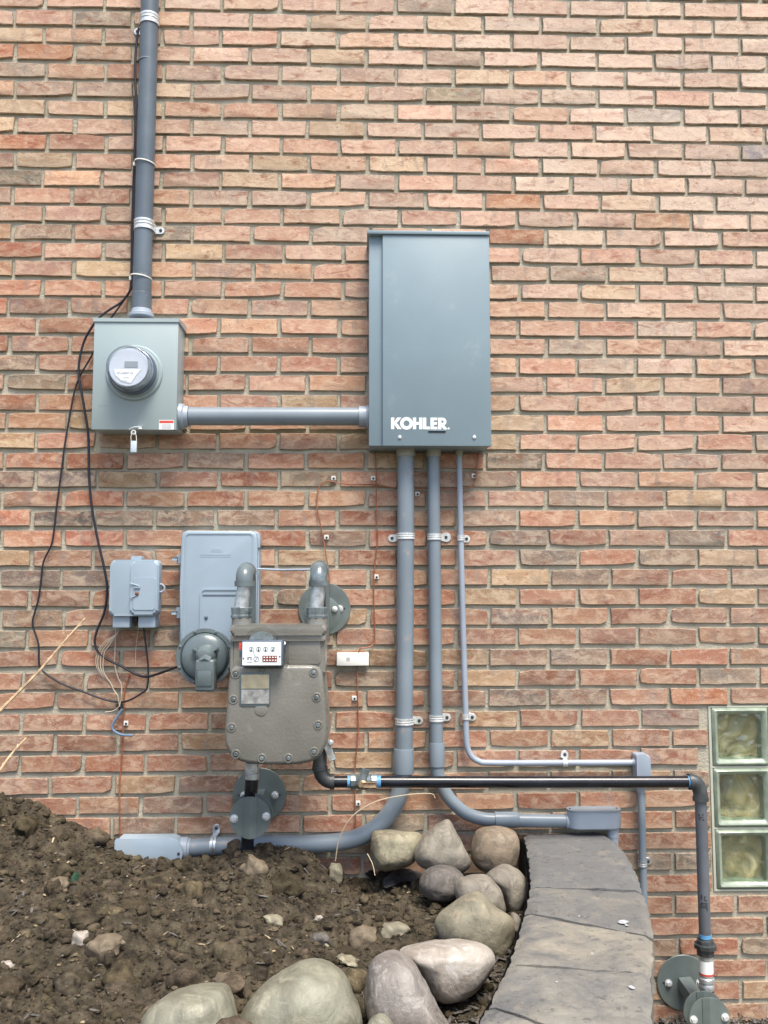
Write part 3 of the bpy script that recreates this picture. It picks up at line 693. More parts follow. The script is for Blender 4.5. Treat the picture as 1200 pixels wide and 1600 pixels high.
for (xa, xb, y) in ((cfx - 17, cfx + 8, cfy + 8), (cfx - 17, cfx + 8, cfy + 9.6), (cfx - 7, cfx + 2, cfy + 16), (cfx - 10, cfx - 1, cfy + 21)):
    u = P(xa, y, dF); v = P(xb, y + .8, dF); n_ = 9
    for k in range(n_):
        if (k * 7 + int(y)) % 5 == 0: continue
        xx = u.x + (v.x - u.x) * k / n_; box(bm, (xx, -dF - .0012, v.z), (xx + (v.x - u.x) / n_ * .8, -dF - .0007, u.z))
obj('face_print', bm, MT['greyprint'], em)
dS = dE + .0003
plate('sticker', 248.3, 272, 656.5, 671, dS, 'letter', em, .0005)
plate('sticker_band', 249, 271.3, 657.2, 661.2, dS + .0006, 'red', em, .0003)
bm = BM()
for y in (663, 664.6, 666.2, 667.8, 669.2):
    u = P(253, y, dS); v = P(268, y + .6, dS); box(bm, (u.x, -dS - .0009, v.z), (v.x, -dS - .0006, u.z))
obj('sticker_print', bm, MT['greyprint'], em)
u = P(154, 633, dS); bm = BM()
for k in range(8): 
    if k != 3: box(bm, (u.x + k * .0038, -dS - .0002, u.z - .004), (u.x + k * .0038 + .0026, -dS + .0001, u.z))
obj('stamped_mark', bm, mat('faint_stamp', (0.25, .30, .30), .4), em)
# latch with hanging seal
lt = thing('hanging_seal', 'small white plastic seal tag hanging from the latch under the electric meter box', 'seal tag', P(208, 672, dE + .006))
bm = BM(); sweep(bm, catmull([P(202, 671, dE + .004), P(209, 667.5, dE + .008), P(219, 667, dE + .008)], 5), [.0022] * 11, 8); box_o(bm, P(219.5, 668, dE + .006), XP, YN, ZP, .010, .006, .010, .002); obj('latch', bm, MT['letter'], lt)
bm = BM(); lathe(bm, P(208.7, 675.5, dE + .004), YN, [(0, .0085), (.002, .0085), (.002, .0045), (0, .0045), (0, .0085)], 20, cap=False); obj('hasp_ring', bm, MT['letter'], lt)
bm = BM(); dl_ = dE + .008
sweep(bm, catmull([P(205, 690, dl_), P(204.6, 683, dl_), P(206, 678, dl_), P(209, 676.6, dl_), P(212, 678.5, dl_), P(213, 684, dl_), P(213.3, 690, dl_)], 4), .0011, 6); obj('shackle', bm, MT['letter'], lt)
bm = BM(); u = P(204, 707, dl_); v = P(214, 689, dl_); box(bm, (u.x, -dl_ - .004, u.z), (v.x, -dl_ + .004, v.z), .002); obj('tag_body', bm, mat('pale_blue_white_plastic', (.55, .63, .72), .35), lt)

# ------------------------------------------------------------------ horizontal nipple between the boxes
dN = 0.06
rn = M(14.2, P(430, 650, dN))
nip = thing('horizontal_conduit', 'short horizontal grey conduit joining the electric meter box to the tall cabinet', 'conduit', P(430, 650, dN))
bm = BM(); sweep(bm, [P(296, 650.5, dN), P(564, 650.8, dN)], rn, 32); obj('pipe', bm, MT['pvc'], nip)
ax = XP
bm = BM(); lathe(bm, P(281, 651, dN), ax, [(0, rn + .014), (.012, rn + .012), (.016, rn + .006), (.030, rn + .004), (.030, rn - .001)], 32); obj('connector', bm, MT['pvc_pale'], nip)
bm = BM(); lathe(bm, P(561, 651, dN), ax, [(0, rn - .001), (0, rn + .005), (.024, rn + .005), (.028, rn + .008), (.036, rn + .008)], 32); obj('connector', bm, MT['pvc_pale'], nip)

# ------------------------------------------------------------------ tall transfer switch cabinet
dK = 0.132
kb = thing('transfer_switch_cabinet', 'tall blue-grey steel cabinet with white lettering low on its door', 'electrical cabinet', P(672, 700, 0))
A, B = P(576.5, 695, dK - .012), P(766, 366, dK)
xl, xr = P(576.5, 530, dK - .012).x, P(766, 530, dK).x; zt, zb = P(600, 366, dK).z, P(600, 696.5, dK).z
xd = P(597.8, 530, dK).x
bm = BM(); box(bm, (xl, -dK + .014, zb + .002), (xr - .004, -.0005, zt), .002); obj('case', bm, MT['enamel'], kb)
bm = BM(); box(bm, (xd, -dK, zb), (xr, -dK + .0137, zt - .002), .002); door = obj('door', bm, MT['enamel'], kb)
bm = BM(); u0 = P(573.5, 360, dK).x; z2 = P(573, 360.5, dK).z; box(bm, (u0, -dK - .006, zt - .001), (xr + .0015, -.0005, z2), .002); obj('top_cap', bm, MT['enamel'], kb)
for (x, y) in ((624.6, 683.5), (741.2, 683.5)): bolt_head(door, P(x, y, dK), M(3.0, P(x, y, dK)), MT['chrome'], name='screw')
plate('pull_slot', 670, 696, 673.6, 676.2, dK + .0002, 'darkhole', door, .0012)
bm = BM(); u = P(669, 673.4, dK); v = P(697, 672.6, dK); box(bm, (u.x, -dK - .004, u.z), (v.x, -dK, v.z)); obj('pull_lip', bm, MT['enamel'], door)
# lettering
def poly(bm, pts, ox, oz, s, d, th=.0006):
    prism(bm, [(ox + x * s, oz + z * s) for x, z in pts], -d, -d - th)
def letter(ch, ox, oz, s, d):
    bm = BM(); t = .27
    if ch == 'K':
        poly(bm, [(0, 0), (t, 0), (t, 1), (0, 1)], ox, oz, s, d)
        poly(bm, [(t, .42), (t, .60), (.52, 1), (.88, 1), (.47, .53), (.90, 0), (.55, 0)], ox, oz, s, d, .00058)
    if ch == 'H':
        poly(bm, [(0, 0), (t, 0), (t, .39), (.53, .39), (.53, 0), (.80, 0), (.80, 1), (.53, 1), (.53, .62), (t, .62), (t, 1), (0, 1)], ox, oz, s, d)
    if ch == 'L': poly(bm, [(0, 0), (.56, 0), (.56, .23), (t, .23), (t, 1), (0, 1)], ox, oz, s, d)
    if ch == 'E': poly(bm, [(0, 0), (.58, 0), (.58, .22), (t, .22), (t, .40), (.55, .40), (.55, .61), (t, .61), (t, .78), (.58, .78), (.58, 1), (0, 1)], ox, oz, s, d)
    if ch == 'O':
        n = 32; vo = []; vi = []; vo2 = []; vi2 = []
        for k in range(n):
            a = 2 * math.pi * k / n; c_, s_ = math.cos(a), math.sin(a)
            for L_, rr_, y in ((vo, .54, -d - .0006), (vi, .26, -d - .0006), (vo2, .54, -d), (vi2, .26, -d)):
                L_.append(bm.verts.new((ox + (.52 + rr_ * c_) * s, y, oz + (.5 + rr_ * s_) * s)))
        for k in range(n):
            j = (k + 1) % n
            for q in ((vo[k], vo[j], vi[j], vi[k]), (vo[k], vo[j], vo2[j], vo2[k]), (vi[k], vi[j], vi2[j], vi2[k])): bm.faces.new(q)
    if ch == 'R':
        n = 12; arc = [(.36 + .34 * math.cos(R(90 - 180 * k / n)), .66 + .34 * math.sin(R(90 - 180 * k / n))) for k in range(n + 1)]
        arci = [(.36 + .11 * math.cos(R(90 - 180 * k / n)), .66 + .12 * math.sin(R(90 - 180 * k / n))) for k in range(n + 1)]
        poly(bm, [(0, 0), (t, 0), (t, 1), (0, 1)], ox, oz, s, d)
        for k in range(n): poly(bm, [arc[k], arc[k + 1], arci[k + 1], arci[k]], ox, oz, s, d)
        poly(bm, [(t, 1), (.36, 1), (.36, .78), (t, .78)], ox, oz, s, d); poly(bm, [(t, .54), (.36, .54), (.36, .32), (t, .32)], ox, oz, s, d)
        poly(bm, [(t, .34), (.50, .36), (.80, 0), (.48, 0), (t, .27)], ox, oz, s, d, .00055)
    if ch == '.':
        lathe(bm, Vector((ox + .08 * s, -d, oz + .08 * s)), YN, [(0, .085 * s), (.0006, .085 * s)], 12)
    return obj('letter', bm, MT['letter'], door, smooth=None)
zb_, zt_ = P(611, 670.6, dK).z, P(611, 652.4, dK).z; s_ = zt_ - zb_
for ch, px in (('K', 611.0), ('O', 625.6), ('H', 645.2), ('L', 661.0), ('E', 672.6), ('R', 684.6), ('.', 699.5)):
    letter(ch, P(px, 660, dK).x, zb_, s_, dK + .0002)

# ------------------------------------------------------------------ three conduits below the cabinet
dC = 0.044
def run(px, d): return [P(x, y, dd_) for (x, y), dd_ in zip(px, d if isinstance(d, list) else [d] * len(px))]
# large
rb = M(13.2, P(634, 900, dC)); 
big = thing('large_conduit', 'thickest grey conduit dropping from the cabinet and curving left into the soil', 'conduit', P(634, 704, dC))
path = [(634, 703), (634, 830), (633.5, 960), (632, 1100), (631, 1190), (626.5, 1229), (617, 1257), (597.5, 1284), (568, 1305), (530, 1315.5), (480, 1319), (430, 1320), (350, 1322), (296, 1325)]
bm = BM(); sweep(bm, catmull(run(path, dC), 6), rb, 32); obj('pipe', bm, mat('dusty_grey_pvc', (0.185, 0.228, 0.268), 0.34, var=0.10, scale=5, dirt=((0.33, 0.28, 0.25), 20, 0.58)), big)
bm = BM(); lathe(bm, P(634, 714, dC), ZP, [(0, rb - .001), (0, rb + .0035), (.030, rb + .0045), (.030, rb)], 32); obj('hub', bm, MT['pvc_olive'], big)
bm = BM(); lathe(bm, P(631, 1208, dC), ZP, [(0, rb + .0006), (0, rb + .0045), (.075, rb + .0052), (.079, rb + .0036), (.079, rb)], 32, cap=False); obj('coupling', bm, MT['pvc'], big)
clamp(big, (634, 838), dC, rb, (612.5, 841)); clamp(big, (632, 1127), dC, rb, (655, 1126))
clamp(big, (334, 1322), dC, rb, (338, 1294), XP, 0.018, 'galv')
# body at the left end
lb = big
dL = 0.085
bm = BM(); prism(bm, rr_px(179, 283, 1312, 1357, dL, [20, 5, 6, 20], 8), -.012, -dL, .003); lo = obj('junction_body', bm, MT['plastic_blue'], lb)
bm = BM(); prism(bm, rr_px(178, 286, 1310, 1356, dL + .004, [21, 4, 5, 21], 8), -dL + .0005, -dL - .004, .0015); cov = obj('cover_plate', bm, MT['plastic_blue'], lb)
bolt_head(cov, P(279, 1334, dL + .004), .0045, MT['darkhole'], name='screw')
bm = BM(); lathe(bm, P(283, 1326, dC), XP, [(0, rb + .008), (.022, rb + .008), (.024, rb + .004), (.030, rb + .004), (.030, rb)], 32); obj('hub', bm, MT['pvc_pale'], lb)
# middle
dM = 0.038
rm_ = M(9.9, P(679, 900, dM))
mid = thing('middle_conduit', 'middle grey conduit from the cabinet bending right to a junction body over the stone edging', 'conduit', P(677, 704, dM))
path = [(677.5, 703), (678.5, 830), (680, 960), (681.5, 1100), (683, 1195), (686.5, 1217), (694, 1235), (706, 1252), (727, 1270), (752, 1279), (776, 1281), (810, 1282), (886, 1283)]
bm = BM(); sweep(bm, catmull(run(path, dM), 6), rm_, 28); obj('pipe', bm, MT['pvc'], mid)
bm = BM(); lathe(bm, P(677.7, 714, dM), ZP, [(0, rm_ - .001), (0, rm_ + .003), (.029, rm_ + .004), (.029, rm_)], 32); obj('hub', bm, MT['pvc_olive'], mid)
bm = BM(); lathe(bm, P(683, 1197, dM), ZP, [(0, rm_ + .0006), (0, rm_ + .0035), (.072, rm_ + .004), (.075, rm_ + .003), (.075, rm_)], 32, cap=False); obj('coupling', bm, MT['pvc'], mid)
bm = BM(); lathe(bm, P(773, 1281, dM), XP, [(0, rm_), (0, rm_ + .004), (.070, rm_ + .004), (.078, rm_ + .001), (.078, rm_)], 32, cap=False); obj('coupling', bm, MT['pvc'], mid)
clamp(mid, (678.5, 839), dM, rm_, (697, 839.5), ZP, .020, 'chrome', True); clamp(mid, (682, 1122), dM, rm_, (698.5, 1121))
bm = BM(); lathe(bm, P(884, 1283, dM), XP, [(0, rm_), (0, rm_ + .003), (.012, rm_ + .003), (.022, rm_ + .006), (.030, rm_ + .006)], 32); obj('hub', bm, MT['pvc_pale'], mid)
dJ = 0.080
o_ = rr_px(890, 974, 1269.5, 1298.5, dJ, [3, 3, 8, 5], 6); x_a, x_b = min(p[0] for p in o_), max(p[0] for p in o_); z_a, z_b = min(p[1] for p in o_), max(p[1] for p in o_)
bm = BM(); n = 8
foot = []
hw = 0.034; cyj = -dJ + hw
for k in range(n + 1): a_ = R(-90 + 180 * k / n); foot.append((x_b - hw + hw * math.cos(a_) * 1.0, cyj + hw * math.sin(a_)))
for k in range(n + 1): a_ = R(90 + 180 * k / n); foot.append((x_a + hw + hw * math.cos(a_), cyj + hw * math.sin(a_)))
def vprism(bm, foot, za, zb, grow=0.0, bev=0.0):
    cx = sum(f[0] for f in foot) / len(foot); cy = sum(f[1] for f in foot) / len(foot)
    F = [(cx + (x - cx) * (1 + grow / (abs(x - cx) + .02)), cy + (y - cy) * (1 + grow / (abs(y - cy) + .01))) for x, y in foot]
    v0 = [bm.verts.new((x, y, za)) for x, y in F]; v1 = [bm.verts.new((x, y, zb)) for x, y in F]
    for i in range(len(F)): bm.faces.new((v0[i], v0[(i + 1) % len(F)], v1[(i + 1) % len(F)], v1[i]))
    f0 = bm.faces.new(v0[::-1]); f1 = bm.faces.new(v1)
    if bev: bmesh.ops.bevel(bm, geom=list(f0.edges), offset=bev, segments=3, profile=.5, affect='EDGES')
vprism(bm, foot, z_a, z_b - .001, 0, .010); jb = obj('junction_body', bm, MT['pvc_pale'], mid)
bm = BM(); vprism(bm, foot, z_b - .0008, z_b + .005, .0015); lid = obj('cover_plate', bm, MT['pvc'], mid)
for xx in (x_a + .010, x_b - .012): bolt_head(lid, Vector((xx, cyj, z_b + .005)), .0035, MT['darkhole'], ZP, 'screw')
bm = BM(); sc_ = Vector((P(957.5, 1300, .045).x, -.045, z_a)); lathe(bm, sc_, -ZP, [(-.01, .0185), (.028, .0185), (.028, .0165), (.24, .0165)], 24); obj('outlet_pipe', bm, MT['pvc_pale'], mid)
# small
dT = 0.028
rt = M(4.6, P(721, 900, dT))
sm = thing('small_conduit', 'thinnest grey conduit from the cabinet bending right towards the wall corner', 'conduit', P(718, 704, dT))
path = [(717.3, 703), (720, 840), (723, 960), (727.5, 1110), (728.5, 1150), (731, 1170), (737, 1182), (748, 1189.5), (766, 1192), (860, 1192), (990, 1191.5)]
bm = BM(); sweep(bm, catmull(run(path, dT), 6), rt, 20); obj('pipe', bm, MT['pvc_pale'], sm)
bm = BM(); lathe(bm, P(717.3, 713, dT), ZP, [(0, rt - .001), (0, rt + .003), (.028, rt + .0035), (.028, rt)], 24); obj('hub', bm, MT['pvc_olive'], sm)
clamp(sm, (720, 841), dT, rt, (729, 842), ZP, .016); clamp(sm, (728, 1120), dT, rt, (738, 1120.5), ZP, .016); clamp(sm, (882.5, 1192), dT, rt, (882.5, 1179), XP, .014)
bm = BM(); lathe(bm, P(988, 1191.7, dT), XP, [(0, rt), (0, rt + .0032), (.014, rt + .0032), (.018, rt + .005)], 24); obj('hub', bm, MT['pvc_pale'], sm)
bm = BM(); prism(bm, rr_px(996, 1016.5, 1179, 1228, .056, [7, 3, 3, 4], 6), -.006, -.056, .004); obj('junction_body', bm, MT['pvc_pale'], sm)
bm = BM(); lathe(bm, P(1002, 1238, dT), ZP, [(0, rt), (0, rt + .003), (.012, rt + .003), (.022, rt + .006), (.03, rt + .006)], 24); obj('hub', bm, MT['pvc_pale'], sm)
rt2 = M(5.7, P(1003, 1300, dT)); bm = BM(); sweep(bm, run([(1002, 1232), (1003.5, 1310), (1006, 1410), (1011, 1640)], dT), rt2, 20); obj('down_pipe', bm, MT['pvc'], sm)
clamp(sm, (1004, 1349), dT, rt2, (1012.5, 1346), ZP, .018, 'galv')

# ------------------------------------------------------------------ grey telecom boxes
tb = thing('small_telephone_box', 'small blue-grey plastic interface box with latch, wires hanging from its base', 'junction box', P(209, 962, 0))
dB = 0.082
bm = BM(); prism(bm, rr_px(172, 247, 877, 963, .03, 8), -.001, -.045, .003); obj('back_shell', bm, MT['plastic_blue'], tb)
bm = BM(); prism(bm, rr_px(170, 249, 874.5, 962.5, dB, 8), -.038, -dB, .009, 4); cv = obj('cover', bm, MT['plastic_blue'], tb)
bm = BM(); prism(bm, rr_px(203.5, 247.5, 877, 960, dB, 7), -dB + .004, -dB - .006, .006, 3); dr_ = obj('cover_door', bm, MT['plastic_blue'], tb)
bm = BM(); prism(bm, rr_px(208, 243.5, 903, 953, dB + .006, 3), -dB - .0058, -dB - .008, .001, 1); obj('raised_panel', bm, MT['plastic_blue'], dr_)
bm = BM(); prism(bm, rr_px(206, 222, 869, 879, .05, 2), -.02, -.062, .002, 1); obj('top_tab', bm, MT['plastic_blue'], tb)
for xa, xb in ((175.5, 203), (215.5, 243)):
    bm = BM(); prism(bm, rr_px(xa, xb, 960, 981, .070, 1.5, 2), -.004, -.070, .003, 2); obj('cable_skirt', bm, MT['plastic_blue'], tb)
bm = BM(); prism(bm, rr_px(205, 214, 962, 972, .04, 1, 2), -.004, -.04); obj('cable_skirt', bm, MT['darkhole'], tb)
bm = BM(); cc = P(249, 919, .06); 
sweep(bm, [P(243, 913, .062), P(253, 913, .062), P(257, 917, .062), P(257, 922, .062), P(253, 925, .062), P(243, 925, .062)], .0035, 8); obj('hasp_loop', bm, MT['pvc_pale'], tb)
bm = BM(); sweep(bm, [P(203, 911, dB + .010), P(217, 915.5, dB + .010)], .0016, 6); sweep(bm, [P(203, 933.5, dB + .010), P(210, 932, dB + .010), P(214, 928, dB + .010)], .0016, 6); box_o(bm, P(214, 918, dB + .010), XP, YN, ZP, .020, .006, .004); obj('latch', bm, MT['plastic_blue'], tb)
bolt_head(tb, P(214, 927.5, dB + .008), .0065, mat('rusty_screw', (.16, .07, .04), .6), name='screw')

gb = thing('large_interface_box', 'large blue-grey plastic utility enclosure with rounded corners behind the gas meter', 'enclosure', P(341, 1000, 0))
dG = 0.085
bm = BM(); prism(bm, rr_px(281, 406, 830, 1010, .05, 8), -.001, -.055, .003); obj('back_shell', bm, MT['plastic_blue'], gb)
bm = BM(); prism(bm, outl([(291, 829), (392, 829.5), (400, 833), (402, 841), (401.5, 925), (400, 1006), (280.5, 1006), (281, 920), (283, 838), (285.5, 832)], dG), -.052, -dG, .008, 4); cv = obj('cover', bm, MT['plastic_blue'], gb)
bm = BM()
fo = rr_px(286, 396.5, 833, 1002, dG, 6); fi = rr_px(288, 394.5, 835, 1000, dG, 5)
def flat_ring(bm, fo, fi, y0, y1):
    n = len(fo); a = [bm.verts.new((x, y1, z)) for x, z in fo]; b = [bm.verts.new((x, y1, z)) for x, z in fi]; a2 = [bm.verts.new((x, y0, z)) for x, z in fo]; b2 = [bm.verts.new((x, y0, z)) for x, z in fi]
    for i in range(n):
        j = (i + 1) % n
        for q in ((a[i], a[j], b[j], b[i]), (a[i], a[j], a2[j], a2[i]), (b[i], b[j], b2[j], b2[i])): bm.faces.new(q)
flat_ring(bm, fo, fi, -dG + .001, -dG - .002); obj('rim_bead', bm, MT['plastic_blue'], cv)
bm = BM(); prism(bm, rr_px(314, 392, 922, 1003, dG, 5), -dG + .001, -dG - .003, .001, 1)
ad = obj('access_door', bm, MT['plastic_blue'], gb)
bm = BM(); flat_ring(bm, rr_px(312, 394, 920, 1004, dG, 6), rr_px(314.3, 391.7, 922.3, 1002.7, dG, 5), -dG + .001, -dG - .0055); obj('door_frame', bm, MT['plastic_blue'], gb)
bolt_head(ad, P(322, 965, dG + .003), .006, MT['ringdark'], name='screw')
bm = BM(); u, v = P(317, 929, dG), P(391, 931, dG); box(bm, (u.x, -dG - .0045, v.z), (v.x, -dG - .003, u.z)); obj('finger_groove', bm, MT['ringdark'], ad)
bm = BM()
for (xa, xb, y) in ((329, 348, 861.5), (313, 361, 866.5), (313, 361, 869.5), (331, 345, 858.5)):
    n_ = int((xb - xa) / 2.2)
    for k in range(n_):
        u = P(xa + (xb - xa) * k / n_, y, dG); box(bm, (u.x, -dG - .0008, u.z - .0016), (u.x + .0032, -dG + .001, u.z + .0004))
obj('embossed_text', bm, MT['plastic_blue'], cv)
for (xa, xb, ya, yb) in ((270, 284, 866, 881), (276, 284, 911, 919), (269, 284, 949, 966)):
    bm = BM(); prism(bm, rr_px(xa + 6, xb, ya, yb, .05, 1, 2), -.02, -.05, .001, 1); u = P(xa, (ya + yb) / 2, .05)
    if xb - xa > 10: box_o(bm, P(xa + 4, (ya + yb) / 2, .045), XP, YN, ZP, .016, .02, .010, .002)
    obj('hinge', bm, MT['plastic_blue'], gb)
bm = BM(); prism(bm, rr_px(401, 406.5, 839, 856, .06, 1, 2), -.02, -.062, .001, 1); obj('latch', bm, MT['plastic_blue'], gb)
# flat grey cable from this box to the pipe
fw = obj('flat_wire', (lambda bm: (sweep(bm, run([(401, 889), (440, 890.5), (486, 890)], [.07, .06, .10]), .0035, 8), bm)[1])(BM()), MT['pvc_pale'], origin=P(440, 890, .06)); tag(fw, 'thin grey horizontal wire between the utility enclosure and the gas pipe elbow', 'wire')

# ------------------------------------------------------------------ pipe support brackets
def bracket(label, wpx, fpx, dfront, front=True, rot=0.0, arm=True, rw=.0865, rf=.0615):
    cw = P(*wpx, 0.004); t = thing('pipe_bracket', label, 'pipe bracket', P(*wpx, 0), 'round plate pipe brackets')
    bm = BM(); lathe(bm, cw, YN, [(-.002, rw), (.0015, rw), (.003, rw - .0015)], 48); obj('wall_plate', bm, MT['bracket'], t)
    for s in (-1, 1):
        e = cw + XP * (s * rw * .62) + Vector((0, -.0032, 0)); bm = BM(); box_o(bm, e, XP, YN, ZP, .030, .0008, .006, .0); obj('slot', bm, MT['darkhole'], t)
    hex_bolt(t, cw + XP * (rw * .58) + Vector((0, -.004, 0)), .0085); hex_bolt(t, cw - XP * (rw * .58) + Vector((0, -.004, 0)), .0085)
    cf = P(*fpx, dfront) if front else None
    if arm:
        tgt = P(*fpx, dfront - .045); av = tgt - (cw + Vector((0, -.003, 0))); L_ = av.length; an = av.normalized(); sx = an.cross(ZP).normalized(); sz = sx.cross(an)
        bm = BM(); cm = (tgt + cw) / 2
        box_o(bm, cm + sz * .018, sx, an, sz, .042, L_, .004); box_o(bm, cm + sx * .019, sx, an, sz, .004, L_, .034); box_o(bm, cm - sx * .019, sx, an, sz, .004, L_, .034); obj('arm', bm, MT['bracket'], t)
    if front:
        for dd_, nm in ((dfront - .046, 'rear_clamp_plate'), (dfront, 'front_clamp_plate')):
            c = Vector((cf.x, -dd_, cf.z)); bm = BM(); n = 40; sgn = 1
            def yoff(x):      # shallow channel that seats on the pipe
                return 0.0 if abs(x) > .020 else -.005 * (1 - (abs(x) / .020)) - .002
            xs_d = sorted(set([round(rf * math.cos(math.pi * k / 28), 5) for k in range(29)] + [-.020, -.010, -.005, 0.0, .005, .010, .020]))
            fr_, bk_ = [], []
            for x in xs_d:
                hz_ = math.sqrt(max(0.0, rf * rf - x * x)) + 1e-5
                fr_.append([bm.verts.new((c.x + x, c.y - .002 + yoff(x), c.z + z)) for z in (-hz_, hz_)]); bk_.append([bm.verts.new((c.x + x, c.y + .002 + yoff(x), c.z + z)) for z in (-hz_, hz_)])
            for i in range(len(xs_d) - 1):
                for S_ in (fr_, bk_): bm.faces.new((S_[i][0], S_[i + 1][0], S_[i + 1][1], S_[i][1]))
                for j in (0, 1): bm.faces.new((fr_[i][j], fr_[i + 1][j], bk_[i + 1][j], bk_[i][j]))
            for i in (0, -1): bm.faces.new((fr_[i][0], fr_[i][1], bk_[i][1], bk_[i][0]))
            bmesh.ops.remove_doubles(bm, verts=bm.verts, dist=1e-6)
            obj(nm, bm, MT['bracket'], t, smooth=20)
        for s in (-1, 1): hex_bolt(t, Vector((cf.x + s * .048, -dfront - .002, cf.z + .003 * s)), .0085)
    return t
br1 = bracket('dark grey round plate bracket clamping the black riser under the gas meter', (405.5, 1242), (391, 1277), .235)
br2 = bracket('dark grey round plate bracket at the bottom right corner beside the stone edging', (1068, 1535), (1108, 1591), .20)
br3 = bracket('dark grey round wall plate behind the right elbow above the gas meter', (507, 951), (503, 958), .12, front=False, arm=False)
bm = BM(); cc = P(503, 960, .10); lathe(bm, cc, YN, [(0, .060), (.003, .060), (.004, .058)], 40); obj('rear_clamp_plate', bm, MT['bracket'], br3)
bolt_head(br3, P(523, 952, .105), .010); bm = BM(); u = P(508.5, 912, .17); v = P(513.5, 1004, .17); box(bm, (u.x, -.17, v.z), (v.x, -.06, u.z)); obj('strap', bm, MT['bracket'], br3)

# ------------------------------------------------------------------ gas riser, regulator
gr_ = thing('gas_riser_pipe', 'black gas pipe rising from the soil under the meter with a silver collar', 'pipe', P(384, 1345, .19))
dP = 0.182
bm = BM(); sweep(bm, run([(381, 1390), (384.5, 1340), (389, 1280), (393.4, 1219)], dP), M(10.4, P(393, 1240, dP)), 24); obj('pipe', bm, MT['black_pipe'], gr_)
rc = M(10.6, P(394, 1207, dP)); bm = BM(); lathe(bm, P(394, 1217, dP), ZP, [(0, rc), (0, rc + .001), (.016, rc + .001), (.018, rc - .001), (.020, rc + .0005), (.048, rc - .0005), (.048, rc - .003)], 28); obj('collar', bm, MT['galv'], gr_)
bm = BM(); sweep(bm, [P(396, 1193, .17), P(396, 1040, .15)], .019, 20); obj('upper_pipe', bm, MT['cast_dark'], gr_)

rg = thing('gas_regulator', 'round dark grey gas pressure regulator with downward vent, left of the gas meter', 'gas regulator', P(320, 1027, .10))
c0 = P(320.5, 1026.5, .20); R0 = M(44.8, c0)
bm = BM(); lathe(bm, c0, YN, [(-.055, R0 * .5), (-.02, R0 * .82), (-.006, R0 * .86), (-.006, R0), (.006, R0), (.007, R0 * .99), (.007, R0 * .86), (.003, R0 * .84), (.010, R0 * .80), (.020, R0 * .76), (.027, R0 * .66), (.031, R0 * .45), (.032, R0 * .02)], 56); obj('diaphragm_case', bm, MT['cast_dark'], rg)
for k in range(8):
    a_ = R(22 + 45 * k); bolt_head(rg, c0 + Vector((math.cos(a_) * R0 * .935, -.006, math.sin(a_) * R0 * .935)), .0055, MT['cast_dark'])
cb = P(322, 1024, .232)
bm = BM(); lathe(bm, cb, YN, [(-.004, .034), (.012, .031), (.026, .026), (.036, .018), (.038, .010), (.038, .0)], 28); obj('boss', bm, MT['cast_dark'], rg)
bm = BM(); a1 = P(323, 1036, .255); a2 = P(323, 1079, .255); box(bm, (a1.x - .029, -.290, a2.z), (a1.x + .029, -.232, a1.z + .012), .007, 3); sp_ = obj('vent_spout', bm, MT['cast_dark'], rg)
bm = BM(); box(bm, (a1.x - .022, -.2925, a2.z + .016), (a1.x + .022, -.289, a1.z - .018), .003); obj('spout_panel', bm, MT['cast_dark'], sp_)
bm = BM(); lathe(bm, P(321.5, 1031, .27), (YN * .9 - ZP * .45).normalized(), [(0, .020), (.016, .020), (.019, .016), (.019, 0)], 6); box_o(bm, P(321.5, 1032, .288), XP, YN, ZP, .028, .003, .002); obj('vent_cap', bm, MT['fit'], rg)
for s in (-1, 1):
    bm = BM(); c_ = cb + Vector((s * .022, -.010, .012)); dv = Vector((s * .82, 0, .57)); box_o(bm, c_ + dv * .008, dv.normalized(), YN, dv.normalized().cross(YN), .026, .022, .003); obj('rib', bm, MT['cast_dark'], rg)
bm = BM(); sweep(bm, [P(330, 1027, .15), P(392, 1027, .15)], .024, 20); lathe(bm, P(362, 1027, .15), XP, [(0, .03), (.02, .03)], 6); obj('outlet_pipe', bm, MT['cast_dark'], rg)

# ------------------------------------------------------------------ gas meter
gm = thing('gas_meter', 'bulky grey-green cast gas meter with a white dial index and two top pipe nuts', 'gas meter', P(430, 1196, .26))
dm1, dm0 = .375, .215
body = closed_catmull([Vector((p[0], p[1])) for p in outl([(372, 1040), (400, 1039.5), (430, 1039.5), (460, 1039.5), (488, 1040), (499, 1045), (504, 1056), (507.5, 1090), (510, 1120), (510.5, 1145), (508, 1165), (500, 1181), (486, 1191), (465, 1195), (440, 1196), (412, 1195.5), (385, 1193), (366, 1186), (354.5, 1173), (350.5, 1156), (351.5, 1130), (354, 1100), (356, 1072), (358.5, 1054), (363, 1044)], dm1)], 3)
bm = BM(); pillow(bm, body, -dm0, -dm1, .013); obj('front_cover', bm, MT['cast'], gm, smooth=35)
fl = [(x + (x - P(430, 1110, dm1).x) * .005 + .005, z + (z - P(430, 1110, dm1).z) * -.01) for x, z in body]
bm = BM(); pillow(bm, fl, -.255, -.275, .003, 3); obj('flange', bm, MT['cast'], gm, smooth=35)
bm = BM(); prism(bm, rr_px(359.5, 509, 990, 1055, .345, 4), -.225, -.345, .010, 4); obj('neck', bm, MT['cast'], gm)
bm = BM(); prism(bm, rr_px(449, 501, 1000, 1037, .345, 3), -.344, -.349, .002, 2); obj('neck_panel', bm, MT['cast'], gm)
bm = BM(); prism(bm, rr_px(359, 510, 976, 993, .362, 7), -.215, -.362, .009, 4); prism(bm, rr_px(360, 509, 992, 1002, .358, 2), -.22, -.356, .004, 2); obj('top_casting', bm, MT['cast'], gm)
